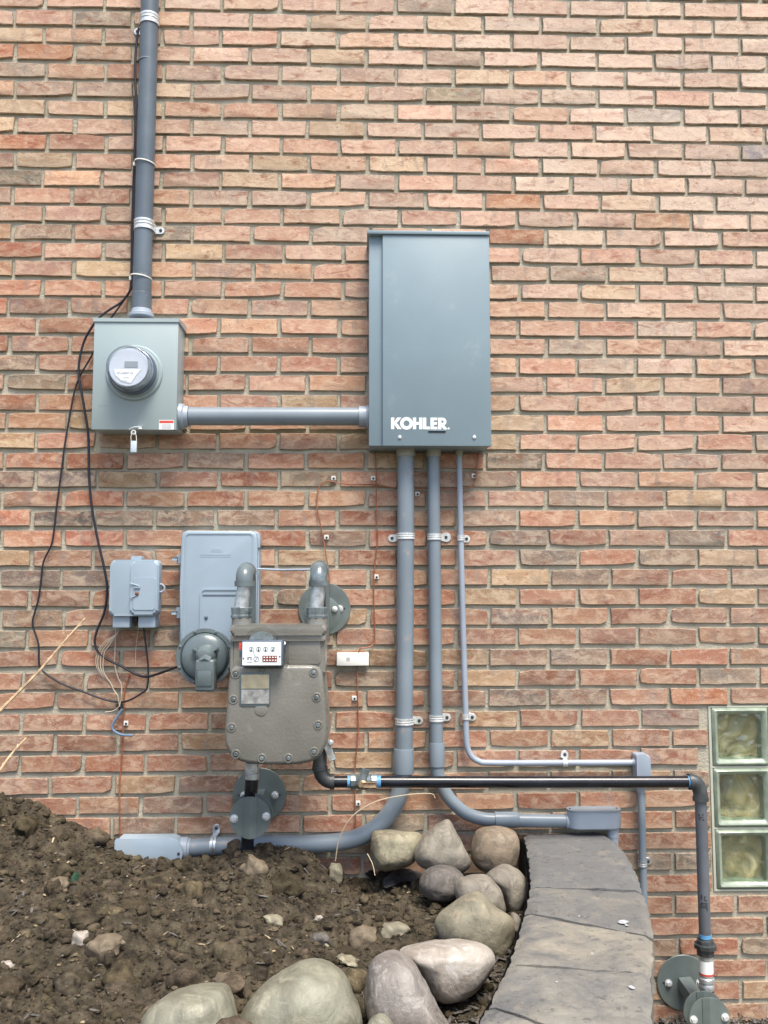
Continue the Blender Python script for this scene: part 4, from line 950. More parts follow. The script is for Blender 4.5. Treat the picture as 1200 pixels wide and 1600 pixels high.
for (x, y) in ((363.5, 1048), (407.5, 1046), (495, 1045), (500, 1087), (502.5, 1134), (496, 1179), (452.5, 1190), (407.5, 1190), (364, 1183), (356.8, 1138), (360, 1091)):
    p = P(x, y, dm1 - .006); p2 = p + (P(430, 1115, dm1 - .006) - p) * .075
    bm = BM(); lathe(bm, p2, YN, [(-.02, .0165), (.004, .0150), (.008, .0125), (.008, .0095), (.004, .009)], 20); s1 = obj('screw_boss', bm, MT['cast'], gm)
    bm = BM(); lathe(bm, p2 + Vector((0, -.004, 0)), YN, [(0, .0068), (.005, .0068), (.006, .005)], 6); obj('screw', bm, MT['fit'], s1)
# nameplate
bm = BM(); prism(bm, rr_px(374, 423, 1051, 1103, dm1, 4), -dm1 + .003, -dm1 - .003, .0015, 2); npb = obj('nameplate_frame', bm, MT['cast_dark'], gm)
plate('nameplate', 377, 420.5, 1054, 1076, dm1 + .003, 'gold', npb, .0012); plate('nameplate', 377, 420.5, 1077.4, 1099.5, dm1 + .003, 'silverplate', npb, .0012)
bm = BM(); lathe(bm, P(408, 1109, dm1), YN, [(0, .018), (.0015, .018), (.0025, .015)], 24); obj('cast_mark', bm, MT['cast'], gm)
# index
dI = .415
bm = BM(); prism(bm, rr_px(377, 442, 1001, 1041.5, dI, 2, 3), -.345, -dI, .002, 1); ib = obj('index_box', bm, MT['ringdark'], gm)
plate('index_face', 378.5, 439.5, 1003, 1039.5, dI + .0004, 'index', ib, .001)
dI2 = dI + .0016
bm = BM()
for k, x in enumerate((392.5, 404, 415, 426.5)):
    c_ = P(x, 1014.5, dI2); lathe(bm, c_, YN, [(0, .0065), (.0004, .0065), (.0004, .0057), (0, .0057)], 20, cap=False)
    an_ = R((80, 95, 100, 60)[k]); dv = Vector((math.cos(an_), 0, math.sin(an_))); box_o(bm, c_ - dv * .001, dv, YN, dv.cross(YN), .013, .0006, .0018)
    box_o(bm, c_ - Vector((0, 0, .003)), XP, YN, ZP, .004, .0006, .004)
lathe(bm, P(400.5, 1030, dI2), YN, [(0, .0075), (.0004, .0075), (.0004, .0064), (0, .0064)], 20, cap=False)
box_o(bm, P(400.5, 1030, dI2), Vector((.5, 0, .86)), YN, Vector((.86, 0, -.5)), .012, .0006, .0012)
box_o(bm, P(397, 1021, dI2), Vector((.35, 0, -.93)), YN, Vector((.93, 0, .35)), .018, .0006, .0008)
for (x, y, w_, h_) in ((387.5, 1029, .003, .008), (389.7, 1027, .004, .002), (392.3, 1030, .002, .007), (391.8, 1027.3, .005, .0016), (380.5, 1029, .004, .004), (437, 1026, .004, .004), (390, 1034.5, .014, .001)):
    box_o(bm, P(x, y, dI2), XP, YN, ZP, w_, .0006, h_)
obj('dial_print', bm, MT['inkdark'], ib)
plate('counter', 410, 433, 1024.5, 1034, dI2, 'counter', ib, .001)
bm = BM()
for r_ in range(2):
    for k in range(5): box_o(bm, P(413 + k * 4.4, 1027 + r_ * 4.6, dI2 + .0012), XP, YN, ZP, .0042, .0004, .0032)
obj('counter_digits', bm, MT['letter'], ib)
plate('red_tab', 373.5, 378, 1004, 1015, .38, 'red', ib, .004); plate('dark_tab', 374, 378, 1016, 1027, .38, 'ringdark', ib, .004)
bm = BM(); cI = P(409, 1000, .37); n = 20
pr = [(cI.x + .046 * math.cos(R(180 * k / n)), cI.z - .002 + .040 * math.sin(R(180 * k / n))) for k in range(n + 1)]; prism(bm, pr, -.352, -.408, .006, 3); obj('clear_dome', bm, MT['clear'], ib)
bm = BM(); pr = [(cI.x + .036 * math.cos(R(180 * k / n)), cI.z - .002 + .026 * math.sin(R(180 * k / n))) for k in range(n + 1)]; prism(bm, pr, -.353, -.385, .003, 2); obj('inner_works', bm, MT['fit'], ib)
bm = BM(); lathe(bm, P(440, 1010, .36), XP, [(0, .02), (.012, .018)], 16); prism(bm, rr_px(442, 450, 1003, 1041, .38, 2, 3), -.345, -.38, .003, 2); obj('index_side', bm, MT['clear'], ib)

# meter swivels and elbows: side = (pipe centre x)
def top_connection(name, label, xn, xt, yt0, bead, vis_down, group='pipe elbows above the gas meter'):
    """collar and nut on the port, galvanised nipple, elbow turning back towards the wall, then down behind"""
    dp = .29
    t = thing(name, label, 'pipe', P(xn, 978, dp), group)
    u = P(xn, 978, dp); s = M(1, u)
    bm = BM(); lathe(bm, u, ZP, [(-.012, 16.5 * s), (0, 16.5 * s), (.004, 15.5 * s), (.028, 15.5 * s)], 32); obj('port_collar', bm, MT['cast'], t)
    v = P(xn, 966.5, dp); bm = BM(); lathe(bm, v, ZP, [(0, 15.8 * s), (.003, 17 * s), (.010, 17 * s), (.012, 16.0 * s), (.024, 16.6 * s), (.032, 16.6 * s), (.034, 15 * s)], 8, cap=True); obj('swivel_nut', bm, MT['fit'], t, smooth=20)
    bm = BM(); a_ = P(xn - .5, 951, dp); b_ = P(xt, 914, dp); lathe(bm, a_ - ZP * .006, ZP, [(0, 12 * s), (.010, 12 * s)], 28); sweep(bm, catmull([a_, a_ * .7 + b_ * .3, a_ * .3 + b_ * .7, b_], 4), 11.2 * s, 28); obj('nipple', bm, MT['galv'], t)
    e0 = P(xt, 915, dp); ctr = P(xt, yt0, dp); rE = 13.6 * s
    pts = [e0, e0 + (ctr - e0) * .35]; rbend = .032
    c_ = Vector((ctr.x, ctr.y + rbend, ctr.z - rbend * .1))
    zs = e0.z + (ctr.z - e0.z) * .35; k_n = 8
    for k in range(1, k_n + 1):
        a2 = R(90 * k / k_n); pts.append(Vector((ctr.x, -dp + rbend * (1 - math.cos(a2)), zs + (ctr.z - zs) * math.sin(a2))))
    pts.append(Vector((ctr.x, -dp + .062, ctr.z)))
    bm = BM(); sweep(bm, pts, rE, 28); ring(bm, e0 + ZP * .006, ZP, rE + .004, .016); lathe(bm, Vector((ctr.x, -dp + .050, ctr.z)), -YN, [(0, rE), (0, rE + .003), (.014, rE + .003), (.014, rE)], 28, cap=False); obj('elbow', bm, MT['cast_dark'] if xn < 450 else MT['fit'], t)
    dr = .135; rp = M(8.6, P(xn, 950, dr))
    pts = [Vector((ctr.x, -dp + .055, ctr.z)), Vector((ctr.x, -dr - .05, ctr.z))]
    for k in range(1, 9):
        a2 = R(90 * k / 8); pts.append(Vector((ctr.x, -dr - .03 + .03 * math.sin(a2), ctr.z - .03 + .03 * math.cos(a2))))
    end = P(xn, vis_down, dr); pts.append(Vector((ctr.x, -dr, end.z)))
    bm = BM(); sweep(bm, pts, rp, 24); obj('rear_pipe', bm, MT['cast_dark'], t)
    return t, ctr
top_connection('gas_inlet_elbow', 'left elbow above the gas meter with a shiny galvanised nipple, before the utility enclosure', 377.5, 382, 893, 0, 1030)
tt, ctr = top_connection('gas_outlet_elbow', 'right elbow above the gas meter with a mottled grey nipple, before a round plate', 495, 498, 890, 0, 1178)

# ------------------------------------------------------------------ black gas line to the right
dGp = .135
gl = thing('black_gas_line', 'long horizontal black gas pipe with brass valve, crossing in front of the conduits', 'gas pipe', P(800, 1221, dGp))
rg_ = M(8.9, P(800, 1221, dGp)); xs_ = ctr.x
p_el = P(500, 1221.5, dGp); zl = p_el.z
pts = [Vector((xs_, -dGp, P(500, 1170, dGp).z)), Vector((xs_, -dGp, P(500, 1200, dGp).z))]
for k in range(1, 9):
    a2 = R(90 * k / 8); pts.append(Vector((xs_ + .040 * (1 - math.cos(a2)), -dGp, P(500, 1200, dGp).z - (P(500, 1200, dGp).z - zl) * math.sin(a2))))
pts.append(Vector((P(519, 1221, dGp).x, -dGp, zl)))
bm = BM(); sweep(bm, pts, rg_ * 1.22, 24); ring(bm, pts[1], ZP, rg_ * 1.36, .012); ring(bm, pts[-1], XP, rg_ * 1.34, .014); obj('elbow', bm, MT['fit_dark'], gl)
bm = BM(); sweep(bm, [P(515, 1221.5, dGp), P(550, 1221.5, dGp)], rg_, 24); obj('pipe', bm, MT['black_pipe'], gl)
pe = P(1078, 1221.5, dGp)
bm = BM(); sweep(bm, [P(584, 1221.5, dGp), P(800, 1222, dGp), pe], rg_, 24); obj('pipe', bm, MT['black_pipe'], gl)
for x, w_ in ((518.5, 3.2), (545, 4), (591.5, 7), (1075.5, 3)):
    bm = BM(); c_ = P(x, 1221.5, dGp); lathe(bm, c_ - XP * M(w_ / 2, c_), XP, [(0, rg_), (0, rg_ + .0016), (M(w_, c_), rg_ + .0012), (M(w_, c_), rg_)], 24, cap=False); obj('thread_tape', bm, MT['tape'], gl)
vx0, vx1 = P(547.5, 1221.5, dGp), P(588.5, 1221.5, dGp); vl = vx1.x - vx0.x
bm = BM(); lathe(bm, vx0, XP, [(0, rg_ * 1.15), (.001, rg_ * 1.42), (.016, rg_ * 1.42), (.020, rg_ * 1.2), (vl * .35, rg_ * 1.45), (vl * .65, rg_ * 1.45), (vl - .020, rg_ * 1.2), (vl - .016, rg_ * 1.40), (vl - .001, rg_ * 1.40), (vl, rg_ * 1.1)], 10); obj('valve_body', bm, MT['fit'], gl, smooth=20)
bm = BM(); lathe(bm, P(567, 1224, dGp + .02), YN, [(0, .013), (.018, .013), (.020, .010), (.024, .007)], 12); box_o(bm, P(575, 1226, dGp + .040), XP, YN, ZP, .050, .010, .014, .003); lathe(bm, P(564, 1225.5, dGp + .043), YN, [(0, .009), (.006, .009), (.006, 0)], 6); obj('valve_key', bm, MT['brass'], gl)
bm = BM(); dv = Vector((.28, 0, .96)).normalized(); box_o(bm, P(568, 1214, dGp + .034), dv, YN, dv.cross(YN), .046, .006, .020, .002); obj('lock_wing', bm, MT['fit'], gl)
# meter shut off bits right of the meter body
bm = BM(); box_o(bm, P(514, 1172, .16), Vector((-.35, 0, .94)), YN, Vector((.94, 0, .35)), .062, .012, .014, .003); lathe(bm, P(517, 1160, .16), YN, [(0, .010), (.012, .010), (.014, .006)], 6); obj('shut_off_lever', bm, MT['galv'], gl)
# right elbow and drop
xv = P(1094.5, 1241, dGp).x
pts = [P(1079, 1221.5, dGp)]; pts[0].z = pe.z
zt2 = P(1094, 1245, dGp).z
for k in range(0, 9):
    a2 = R(90 * k / 8); pts.append(Vector((xv - (xv - pts[0].x - .008) * (1 - math.sin(a2)), -dGp, zt2 + (pe.z - zt2) * math.cos(a2))))
pts.append(Vector((xv, -dGp, zt2 - .006)))
bm = BM(); sweep(bm, pts, rg_ * 1.25, 24); ring(bm, pts[0], XP, rg_ * 1.40, .012); ring(bm, pts[-1], ZP, rg_ * 1.38, .012); obj('elbow', bm, MT['fit_dark'], gl)
zu = P(1101, 1468, dGp).z
bm = BM(); sweep(bm, [Vector((xv, -dGp, zt2)), Vector((xv, -dGp, zu))], rg_ * 1.02, 24); dp_ = obj('drop_pipe', bm, MT['worn_pipe'], gl)
for y, w_ in ((1245.5, 5), (1462, 6)):
    z_ = P(1094, y, dGp).z; bm = BM(); lathe(bm, Vector((xv, -dGp, z_ - .006)), ZP, [(0, rg_), (0, rg_ * 1.02 + .0015), (.011, rg_ * 1.02 + .0013), (.011, rg_)], 24, cap=False); obj('thread_tape', bm, MT['tape'], gl)
zu2 = P(1101, 1492, dGp).z; hU = zu - zu2
bm = BM(); lathe(bm, Vector((xv, -dGp, zu2)), ZP, [(0, rg_ * 1.5), (hU * .42, rg_ * 1.55), (hU * .45, rg_ * 1.95), (hU * .72, rg_ * 1.98), (hU * .76, rg_ * 1.55), (hU, rg_ * 1.5)], 8); obj('union', bm, MT['fit_dark'], gl, smooth=20)
zc1 = P(1102, 1546, dGp).z; hC = zu2 - zc1
bm = BM(); lathe(bm, Vector((xv, -dGp, zc1)), ZP, [(0, rg_ * 1.18), (.008, rg_ * 1.3), (.014, rg_ * 1.3), (.020, rg_ * 1.2), (.024, rg_ * 1.34), (hC * .34, rg_ * 1.34), (hC * .37, rg_ * 1.2), (hC, rg_ * 1.2)], 28); sl = obj('silver_sleeve', bm, MT['galv'], gl)
bm = BM(); lathe(bm, Vector((xv, -dGp, zc1 + hC * .50)), ZP, [(0, rg_ * 1.215), (hC * .36, rg_ * 1.215)], 28, cap=False); obj('sleeve_label', bm, MT['letter'], sl)
bm = BM(); lathe(bm, Vector((xv, -dGp, zc1 + hC * .44)), ZP, [(0, rg_ * 1.22), (hC * .06, rg_ * 1.22)], 28, cap=False); obj('label_band', bm, MT['red'], sl)
bm = BM(); sweep(bm, [Vector((xv, -dGp, zc1)), Vector((xv + .006, -dGp - .01, -.05))], rg_ * 1.14, 24); obj('lower_pipe', bm, MT['black_pipe'], gl)
# pen marks on the drop pipe
def arc_mark(bm, px, py, wpx, hpx):
    q = P(px, py, dGp + rg_); hx = M(wpx, q); hz = M(hpx, q)
    for k in range(3):
        xa = q.x - hx / 2 + hx * k / 3; xm_ = xa + hx / 6; dx = xm_ - xv
        if abs(dx) > rg_ * .95: continue
        yy = -dGp - math.sqrt(max(1e-6, (rg_ * 1.02) ** 2 - dx * dx)) - .0004
        nrm = Vector((dx, yy + dGp, 0)).normalized(); tx = Vector((-nrm.y, nrm.x, 0))
        box_o(bm, Vector((xm_, yy, q.z)), tx, nrm, ZP, hx / 3 * 1.05, .0008, hz)
for marks in (((1097, 1402, 1.5, 7), (1102, 1401, 2, 1.5), (1101, 1404, 1.5, 6), (1103, 1407, 3, 1.5), (1101, 1411.5, 9, 1.3), (1097, 1415, 1.5, 6), (1104.5, 1415, 1.5, 6), (1101, 1418, 9, 1.3), (1101, 1415, 5, 1.3), (1105, 1421, 2, 4)),
              ((1093, 1274, 2, 4), (1098, 1273, 2, 3), (1094, 1280, 2.5, 2), (1099, 1281, 2.5, 3), (1096, 1277, 6, 1))):
    bm = BM()
    for m_ in marks: arc_mark(bm, *m_)
    obj('pen_mark', bm, MT['inkdark'], dp_)

# ------------------------------------------------------------------ wires
def wire(name, label, pts, d, r, mt, cat='cable', n=6, group=None):
    pp = run(pts, d if isinstance(d, list) else [d] * len(pts)); bm = BM(); sweep(bm, catmull(pp, n), r, 8)
    o = obj(name, bm, MT[mt], origin=pp[0]); return tag(o, label, cat, group)
A1 = [(234 - 17, 44), (214, 60), (211.5, 90), (211, 120), (213.5, 165), (215, 200), (213, 245), (210.5, 300), (209, 350), (207.5, 400), (207.5, 430), (206, 448), (192, 470), (171, 484), (158, 494), (145, 509), (132, 532), (124.5, 560), (123, 586), (128, 616), (132, 640), (138, 680), (139, 740), (143, 788), (152, 840), (162, 884), (167.5, 920), (163, 956), (152, 984), (148, 1002), (153, 1018), (168, 1030), (190, 1041), (215, 1054.5), (232, 1057), (255, 1050), (277, 1042), (292, 1036)]
wire('thick_black_cable', 'thick black cable down the riser side, looping past the small telephone box to the regulator', A1, [.03] * 10 + [.035] * 2 + [.03] * 4 + [.022] * 18 + [.04, .07, .12, .15], .0042, 'black')
A2 = [(209, 150), (211, 200), (209, 260), (206.5, 340), (205, 420), (203, 452), (193, 470), (180, 488), (165, 510), (143, 556), (128, 582), (118, 606), (111, 638), (102, 690), (96, 736), (88, 796), (84, 832), (80, 852), (68, 878), (64, 908), (60, 936), (54, 958), (51, 976), (60, 1006), (61, 1034), (66, 1048), (96, 1068), (128, 1080), (160, 1092), (186, 1097), (202, 1094), (220, 1084), (230, 1074), (231.5, 1044), (228, 1010), (224, 978)]
wire('thin_black_cable', 'thinner black cable making the wide loop left of the small telephone box', A2, [.022] * 6 + [.014] * 20 + [.016] * 4 + [.03] * 6, .0032, 'black')
for k, (dx, dy, wl_) in enumerate(((-3, -2, 'leftmost'), (0, 0, 'second from left'), (4, 2, 'third from left'), (8, 5, 'rightmost'))):
    b_ = [(188, 979), (183, 990), (164 + dx * .6, 1006 + dy), (155 + dx, 1020), (153 + dx, 1040 + dy), (160 + dx, 1056 + dy), (169 + dx * .4, 1066), (176 + dx * .4, 1076 + dy), (184, 1088), (187, 1104)]
    wire('bundle_wire', wl_ + ' of four pale tan wires bundled under the small telephone box', b_, .018 + .003 * k, .0017, 'tanwire', 'wire', group='pale wires under the telephone box')
wire('loose_wire', 'single pale wire curling left below the telephone box at the wall hole', [(181, 980), (180, 1010), (179, 1036), (184, 1058), (190, 1072), (188.5, 1096), (184, 1106), (176, 1111), (164, 1113)], .022, .0018, 'tanwire', 'wire')
wire('faint_wire', 'faint thin olive wire hanging under the right side of the telephone box', [(217, 980), (213, 1005), (212, 1020), (211.5, 1040)], .014, .0012, 'tanwire', 'wire')
wire('blue_grey_cable', 'short stub of blue-grey cable curling out of the wall hole', [(191, 1108), (182, 1122), (175, 1134), (178, 1142), (190, 1148), (208, 1149)], .02, .0040, 'bluewire')
wire('rusty_brown_wire', 'reddish brown wire running straight down to the soil at far left', [(203, 1054), (196, 1074), (194, 1092), (192.5, 1140), (190, 1190), (187.5, 1214), (187, 1260), (188, 1310)], .007, .0024, 'copper', 'wire')
hl = obj('wall_hole', (lambda bm: (lathe(bm, P(188, 1103, .003), YN, [(0, .013), (.0015, .011), (.002, 0)], 14), bm)[1])(BM()), MT['darkhole'], wall)
wire('looping_brown_wire', 'brown wire looping left from the cabinet base, behind the conduits, to the round plate', [(749, 703), (745, 728), (742, 753), (731, 762), (690, 764), (618, 762), (588, 757), (552, 757), (530, 754.6), (511, 752), (499, 761), (495.5, 778), (496, 797), (504, 836), (511, 877), (514.5, 905), (515, 925)], [.010] * 13 + [.01, .012, .012, .012], .0021, 'copper', 'wire')
wire('straight_brown_wire', 'brown wire dropping straight from the cabinet to the white sensor box', [(585.5, 700), (588, 745), (588, 800), (590, 844), (585.5, 882), (584, 926), (585.5, 980), (584.5, 1004), (576, 1011.5), (564, 1013), (559.5, 1022)], [.008] * 8 + [.015, .02, .018], .0021, 'copper', 'wire')
wire('lower_brown_wire', 'brown wire running down from the white sensor box behind the black pipe', [(558.5, 1040), (558.6, 1090), (560, 1140), (555.5, 1190), (554, 1225), (556, 1293)], .008, .0021, 'copper', 'wire')
wb = thing('white_sensor_box', 'small white rectangular box on the wall between gas meter and conduits', 'sensor box', P(551, 1040, 0))
bm = BM(); prism(bm, rr_px(526, 576.5, 1020, 1040.5, .022, 1.5, 2), -.0005, -.022, .002, 2); obj('case', bm, MT['white'], wb)
bm = BM(); lathe(bm, P(544, 1030, .022), YN, [(0, .0062), (.0006, .0062), (.0006, .004), (0, .004)], 16, cap=False); obj('logo_ring', bm, MT['greyprint'], wb)
bm = BM(); box_o(bm, P(544, 1030, .0222), XP, YN, ZP, .003, .0006, .003); obj('indicator', bm, MT['inkdark'], wb)
clips = [(521, 747.5, 'on the looping brown wire, topmost left'), (583, 747.5, 'beside the straight brown wire just under the cabinet'), (652, 772, 'between the two thickest conduits'), (740, 743.5, 'under the cabinet right corner on the brown wire'), (510, 839.5, 'on the looping brown wire above the right gas elbow'), (588, 901.5, 'on the straight brown wire right of the round plate'), (553.5, 1091, 'on the lower brown wire under the white sensor box'), (559.5, 1255, 'on the lower brown wire beneath the gas valve'), (197, 1130, 'on the reddish wire below the small telephone box')]
for x, y, txt in clips:
    t = thing('wire_clip', 'tiny white nailed wire clip ' + txt, 'wire clip', P(x, y, 0), 'nailed wire clips')
    bm = BM(); c_ = P(x, y, .004); box(bm, (c_.x - .0075, -.009, c_.z - .0075), (c_.x + .0075, -.0005, c_.z + .0075), .0015, 1); obj('clip', bm, MT['white'], t)
    bm = BM(); lathe(bm, Vector((c_.x + .001, -.009, c_.z - .001)), YN, [(0, .0042), (.0018, .0036), (.002, 0)], 8); obj('nail_head', bm, MT['darkhole'], t)

# ------------------------------------------------------------------ stone edging (curved wall with cap slabs)
ZC = 0.6067
inner = [(.528, -.004), (.518, -.12), (.503, -.24), (.485, -.357), (.462, -.50), (.432, -.629), (.394, -.766), (.352, -.91), (.313, -1.04), (.262, -1.18), (.205, -1.32), (.13, -1.47), (.03, -1.63)]
outer = [(.797, -.004), (.800, -.12), (.796, -.24), (.784, -.334), (.765, -.46), (.738, -.588), (.706, -.75), (.664, -.904), (.632, -1.00), (.597, -1.093), (.545, -1.26), (.47, -1.45), (.37, -1.66)]
def curve_at(pts, t):
    n = len(pts) - 1; f = max(0, min(n - 1e-6, t * n)); i = int(f); u = f - i
    return Vector((pts[i][0] * (1 - u) + pts[i + 1][0] * u, pts[i][1] * (1 - u) + pts[i + 1][1] * u))
def t_of_y(pts, y):
    n = len(pts) - 1
    for i in range(n):
        if pts[i + 1][1] <= y <= pts[i][1]: return (i + (pts[i][1] - y) / (pts[i][1] - pts[i + 1][1])) / n
    return 1.0
def mat_cap():
    m = bpy.data.materials.new('weathered_slab_stone'); m.use_nodes = True
    nt = m.node_tree; N = nt.nodes; L = nt.links; p = N['Principled BSDF']; p.inputs['Roughness'].default_value = 0.82
    g = N.new('ShaderNodeNewGeometry'); oi = N.new('ShaderNodeObjectInfo')
    def nz(s, d=6, dist=0.0, r=0.65, st=(1, 1, 1)):
        mp = N.new('ShaderNodeMapping'); mp.inputs['Scale'].default_value = st; L.new(g.outputs['Position'], mp.inputs[0])
        t = N.new('ShaderNodeTexNoise'); t.inputs['Scale'].default_value = s; t.inputs['Detail'].default_value = d
        t.inputs['Distortion'].default_value = dist; t.inputs['Roughness'].default_value = r; L.new(mp.outputs[0], t.inputs['Vector']); return t.outputs[0]
    def mixc(f, a, b):
        x = N.new('ShaderNodeMix'); x.data_type = 'RGBA'; L.new(f, x.inputs[0]) if not isinstance(f, float) else setattr(x.inputs[0], 'default_value', f)
        for i, c in ((6, a), (7, b)):
            if isinstance(c, tuple): x.inputs[i].default_value = (*c, 1)
            else: L.new(c, x.inputs[i])
        return x.outputs[2]
    def mr(v, a, b, t=1.0):
        r = N.new('ShaderNodeMapRange'); r.inputs[1].default_value = a; r.inputs[2].default_value = b; r.inputs[4].default_value = t; L.new(v, r.inputs[0]); return r.outputs[0]
    c = mixc(mr(nz(7, 6, .6), .38, .62), (0.135, 0.137, 0.135), oi.outputs['Color'])
    c = mixc(mr(nz(13, 9, .4, .75, (1, 1, 1)), .53, .64, .55), c, (0.26, 0.235, 0.19))
    c = mixc(mr(nz(34, 9, .3, .8), .55, .62, .7), c, (0.06, 0.064, 0.068))
    c = mixc(mr(nz(95, 7, .2, .8), .60, .68, .8), c, (0.34, 0.33, 0.30))
    L.new(c, p.inputs['Base Color'])
    bp = N.new('ShaderNodeBump'); bp.inputs['Strength'].default_value = 1.0; bp.inputs['Distance'].default_value = 0.008
    L.new(nz(38, 10, .5, .78), bp.inputs['Height']); L.new(bp.outputs[0], p.inputs['Normal'])
    return m
MT['cap'] = mat_cap()
edge = thing('stone_edging_wall', 'curved retaining edge of dark grey weathered cap slabs running from the brick wall', 'edging wall', (.66, -.3, 0))
seams = [(-.0045, -.0045), (-.555, -.595), (-.735, -.905), (-1.045, -1.095), (-1.232, -1.44), (-1.46, -1.655)]
def slab(name, s0, s1, z0, z1, shade, inset=0.0, jit=.003):
    gi0, gi1 = t_of_y(inner, s0[0]), t_of_y(inner, s1[0]); go0, go1 = t_of_y(outer, s0[1]), t_of_y(outer, s1[1])
    nu, nv = 26, 18; bm = BM(); grid = []
    gap = .0055
    sd = random.uniform(0, 50)
    for i in range(nu + 1):
        u = i / nu; u2 = gap / .3 + u * (1 - 2 * gap / .3)
        a = curve_at(inner, gi0 + (gi1 - gi0) * u2); b = curve_at(outer, go0 + (go1 - go0) * u2)
        if inset: dv_ = (b - a).normalized(); a = a + dv_ * inset; b = b - dv_ * inset
        row = []
        for j in range(nv + 1):
            v = j / nv; p = a * (1 - v) + b * v
            edge_d = min(u, 1 - u) * nu * .5; ed2 = min(v, 1 - v) * nv
            z = z1 + .0035 * noise.noise(Vector((p.x * 9, p.y * 9, sd))) + .0016 * noise.noise(Vector((p.x * 45, p.y * 45, sd)))
            if i in (0, nu): z -= .003 + .006 * abs(noise.noise(Vector((p.x * 40, p.y * 40, 3))))
            if j in (0, nv): z -= .007 + .007 * abs(noise.noise(Vector((p.x * 30, p.y * 30, 5)))); 
            off = (b - a).normalized() * (noise.noise(Vector((p.x * 35, p.y * 35, 9))) * .006 if j in (0, nv) else 0)
            al_ = noise.noise(Vector((p.x * 40, p.y * 40, 17))) * .002 if i in (0, nu) else 0
            row.append(bm.verts.new((p.x + off.x, p.y + off.y + al_, z)))
        grid.append(row)
    for i in range(nu):
        for j in range(nv): bm.faces.new((grid[i][j], grid[i + 1][j], grid[i + 1][j + 1], grid[i][j + 1]))
    rim = [grid[0][j] for j in range(nv + 1)] + [grid[i][nv] for i in range(1, nu + 1)] + [grid[nu][j] for j in range(nv - 1, -1, -1)] + [grid[i][0] for i in range(nu - 1, 0, -1)]
    prev = rim; cen = sum((v.co for v in rim), Vector()) / len(rim); nl = 5
    for l in range(1, nl + 1):
        cur = []
        for v in rim:
            q = Vector((v.co.x, v.co.y, 0)); dq = (q - Vector((cen.x, cen.y, 0))).normalized()
            z = v.co.z + (z0 - v.co.z) * l / nl; k_ = .005 * noise.noise(Vector((q.x * 30, q.y * 30, z * 40 + sd)))
            cur.append(bm.verts.new((q.x + dq.x * k_, min(-.001, q.y + dq.y * k_), z)))
        for i in range(len(rim)): bm.faces.new((prev[i], prev[(i + 1) % len(rim)], cur[(i + 1) % len(rim)], cur[i]))
        prev = cur
    o = obj(name, bm, MT['cap'], edge, smooth=40); o.color = (*shade, 1); return o
shades = [(.145, .15, .15), (.19, .185, .165), (.30, .275, .22), (.26, .25, .215), (.29, .27, .23)]
for k in range(5):
    slab('cap_slab', seams[k], seams[k + 1], ZC - .075, ZC + (0, .001, -.001, .0015, 0)[k], shades[k])
sk = [(-.0045, -.0045), (-.32, -.34), (-.62, -.70), (-.93, -1.02), (-1.25, -1.35), (-1.5, -1.65)]
for lv in range(4):
    zt_l = ZC - .080 - lv * .15
    for k in range(5):
        ss = sk if lv % 2 else [(a - .13 if 0 < i < 5 else a, b - .13 if 0 < i < 5 else b) for i, (a, b) in enumerate(sk)]
        slab('wall_block', ss[k], ss[k + 1], max(-.02, zt_l - .146), zt_l, (.16, .15, .13), .012)
# bird droppings / lime marks on the slabs
for (x, y, r_, lb_) in ((974, 1441, .010, 'a'), (979, 1446, .004, 'c'), (987, 1543, .006, 'b'), (905, 1432, .0022, 'd'), (925, 1490, .002, 'e'), (870, 1535, .002, 'f')):
    q = OZ(x, y, ZC + .003); bm = BM(); n = 14
    vs = [bm.verts.new((q.x + math.cos(2 * math.pi * k / n) * r_ * (1 + .9 * noise.noise(Vector((k * 1.7, x * .37, 0)))), q.y + math.sin(2 * math.pi * k / n) * r_ * 1.25 * (1 + .9 * noise.noise(Vector((k * 1.3, y * .37, 4)))), ZC + .0042)) for k in range(n)]
    c_ = bm.verts.new((q.x, q.y, ZC + .0052))
    for k in range(n): bm.faces.new((vs[k], vs[(k + 1) % n], c_))
    obj('dropping', bm, mat('chalky_white', (.36, .38, .41), .85, var=.45, scale=160), edge, smooth=60)

# ------------------------------------------------------------------ soil bed
def sst(a, b, x): t = max(0.0, min(1.0, (x - a) / (b - a))); return t * t * (3 - 2 * t)
ROCKS = []
def inner_x(y):
    y = -abs(y); t = t_of_y(inner, max(y, inner[-1][1] + .001)); return curve_at(inner, t).x
def h0(x, y):
    d = -y
    h = .462 + .085 * sst(.02, -.34, x) - .02 * sst(.5, 1.0, d)
    h += .165 * sst(-.66, -1.32, x) * math.exp(-(d / .30) ** 2)
    h += .05 * sst(-.5, -1.2, x) * math.exp(-(d / .8) ** 2)
    h += .062 * math.exp(-(((x + .18) / .075) ** 2 + ((d - .14) / .09) ** 2))          # heap over the conduit
    h += .045 * math.exp(-(((x + .33) / .11) ** 2 + ((d - .17) / .10) ** 2))
    h += .040 * math.exp(-(((x + .27) / .12) ** 2 + ((d - .34) / .10) ** 2))
    h += .030 * math.exp(-(((x + .65) / .22) ** 2 + ((d - .65) / .16) ** 2))
    h += .02 * math.exp(-(((x + .02) / .08) ** 2 + ((d - .42) / .10) ** 2))
    h -= .03 * math.exp(-(((x - .02) / .10) ** 2 + ((d - .12) / .10) ** 2))
    h -= .012 * math.exp(-(((x + .62) / .14) ** 2 + ((d - .1) / .06) ** 2))
    return h
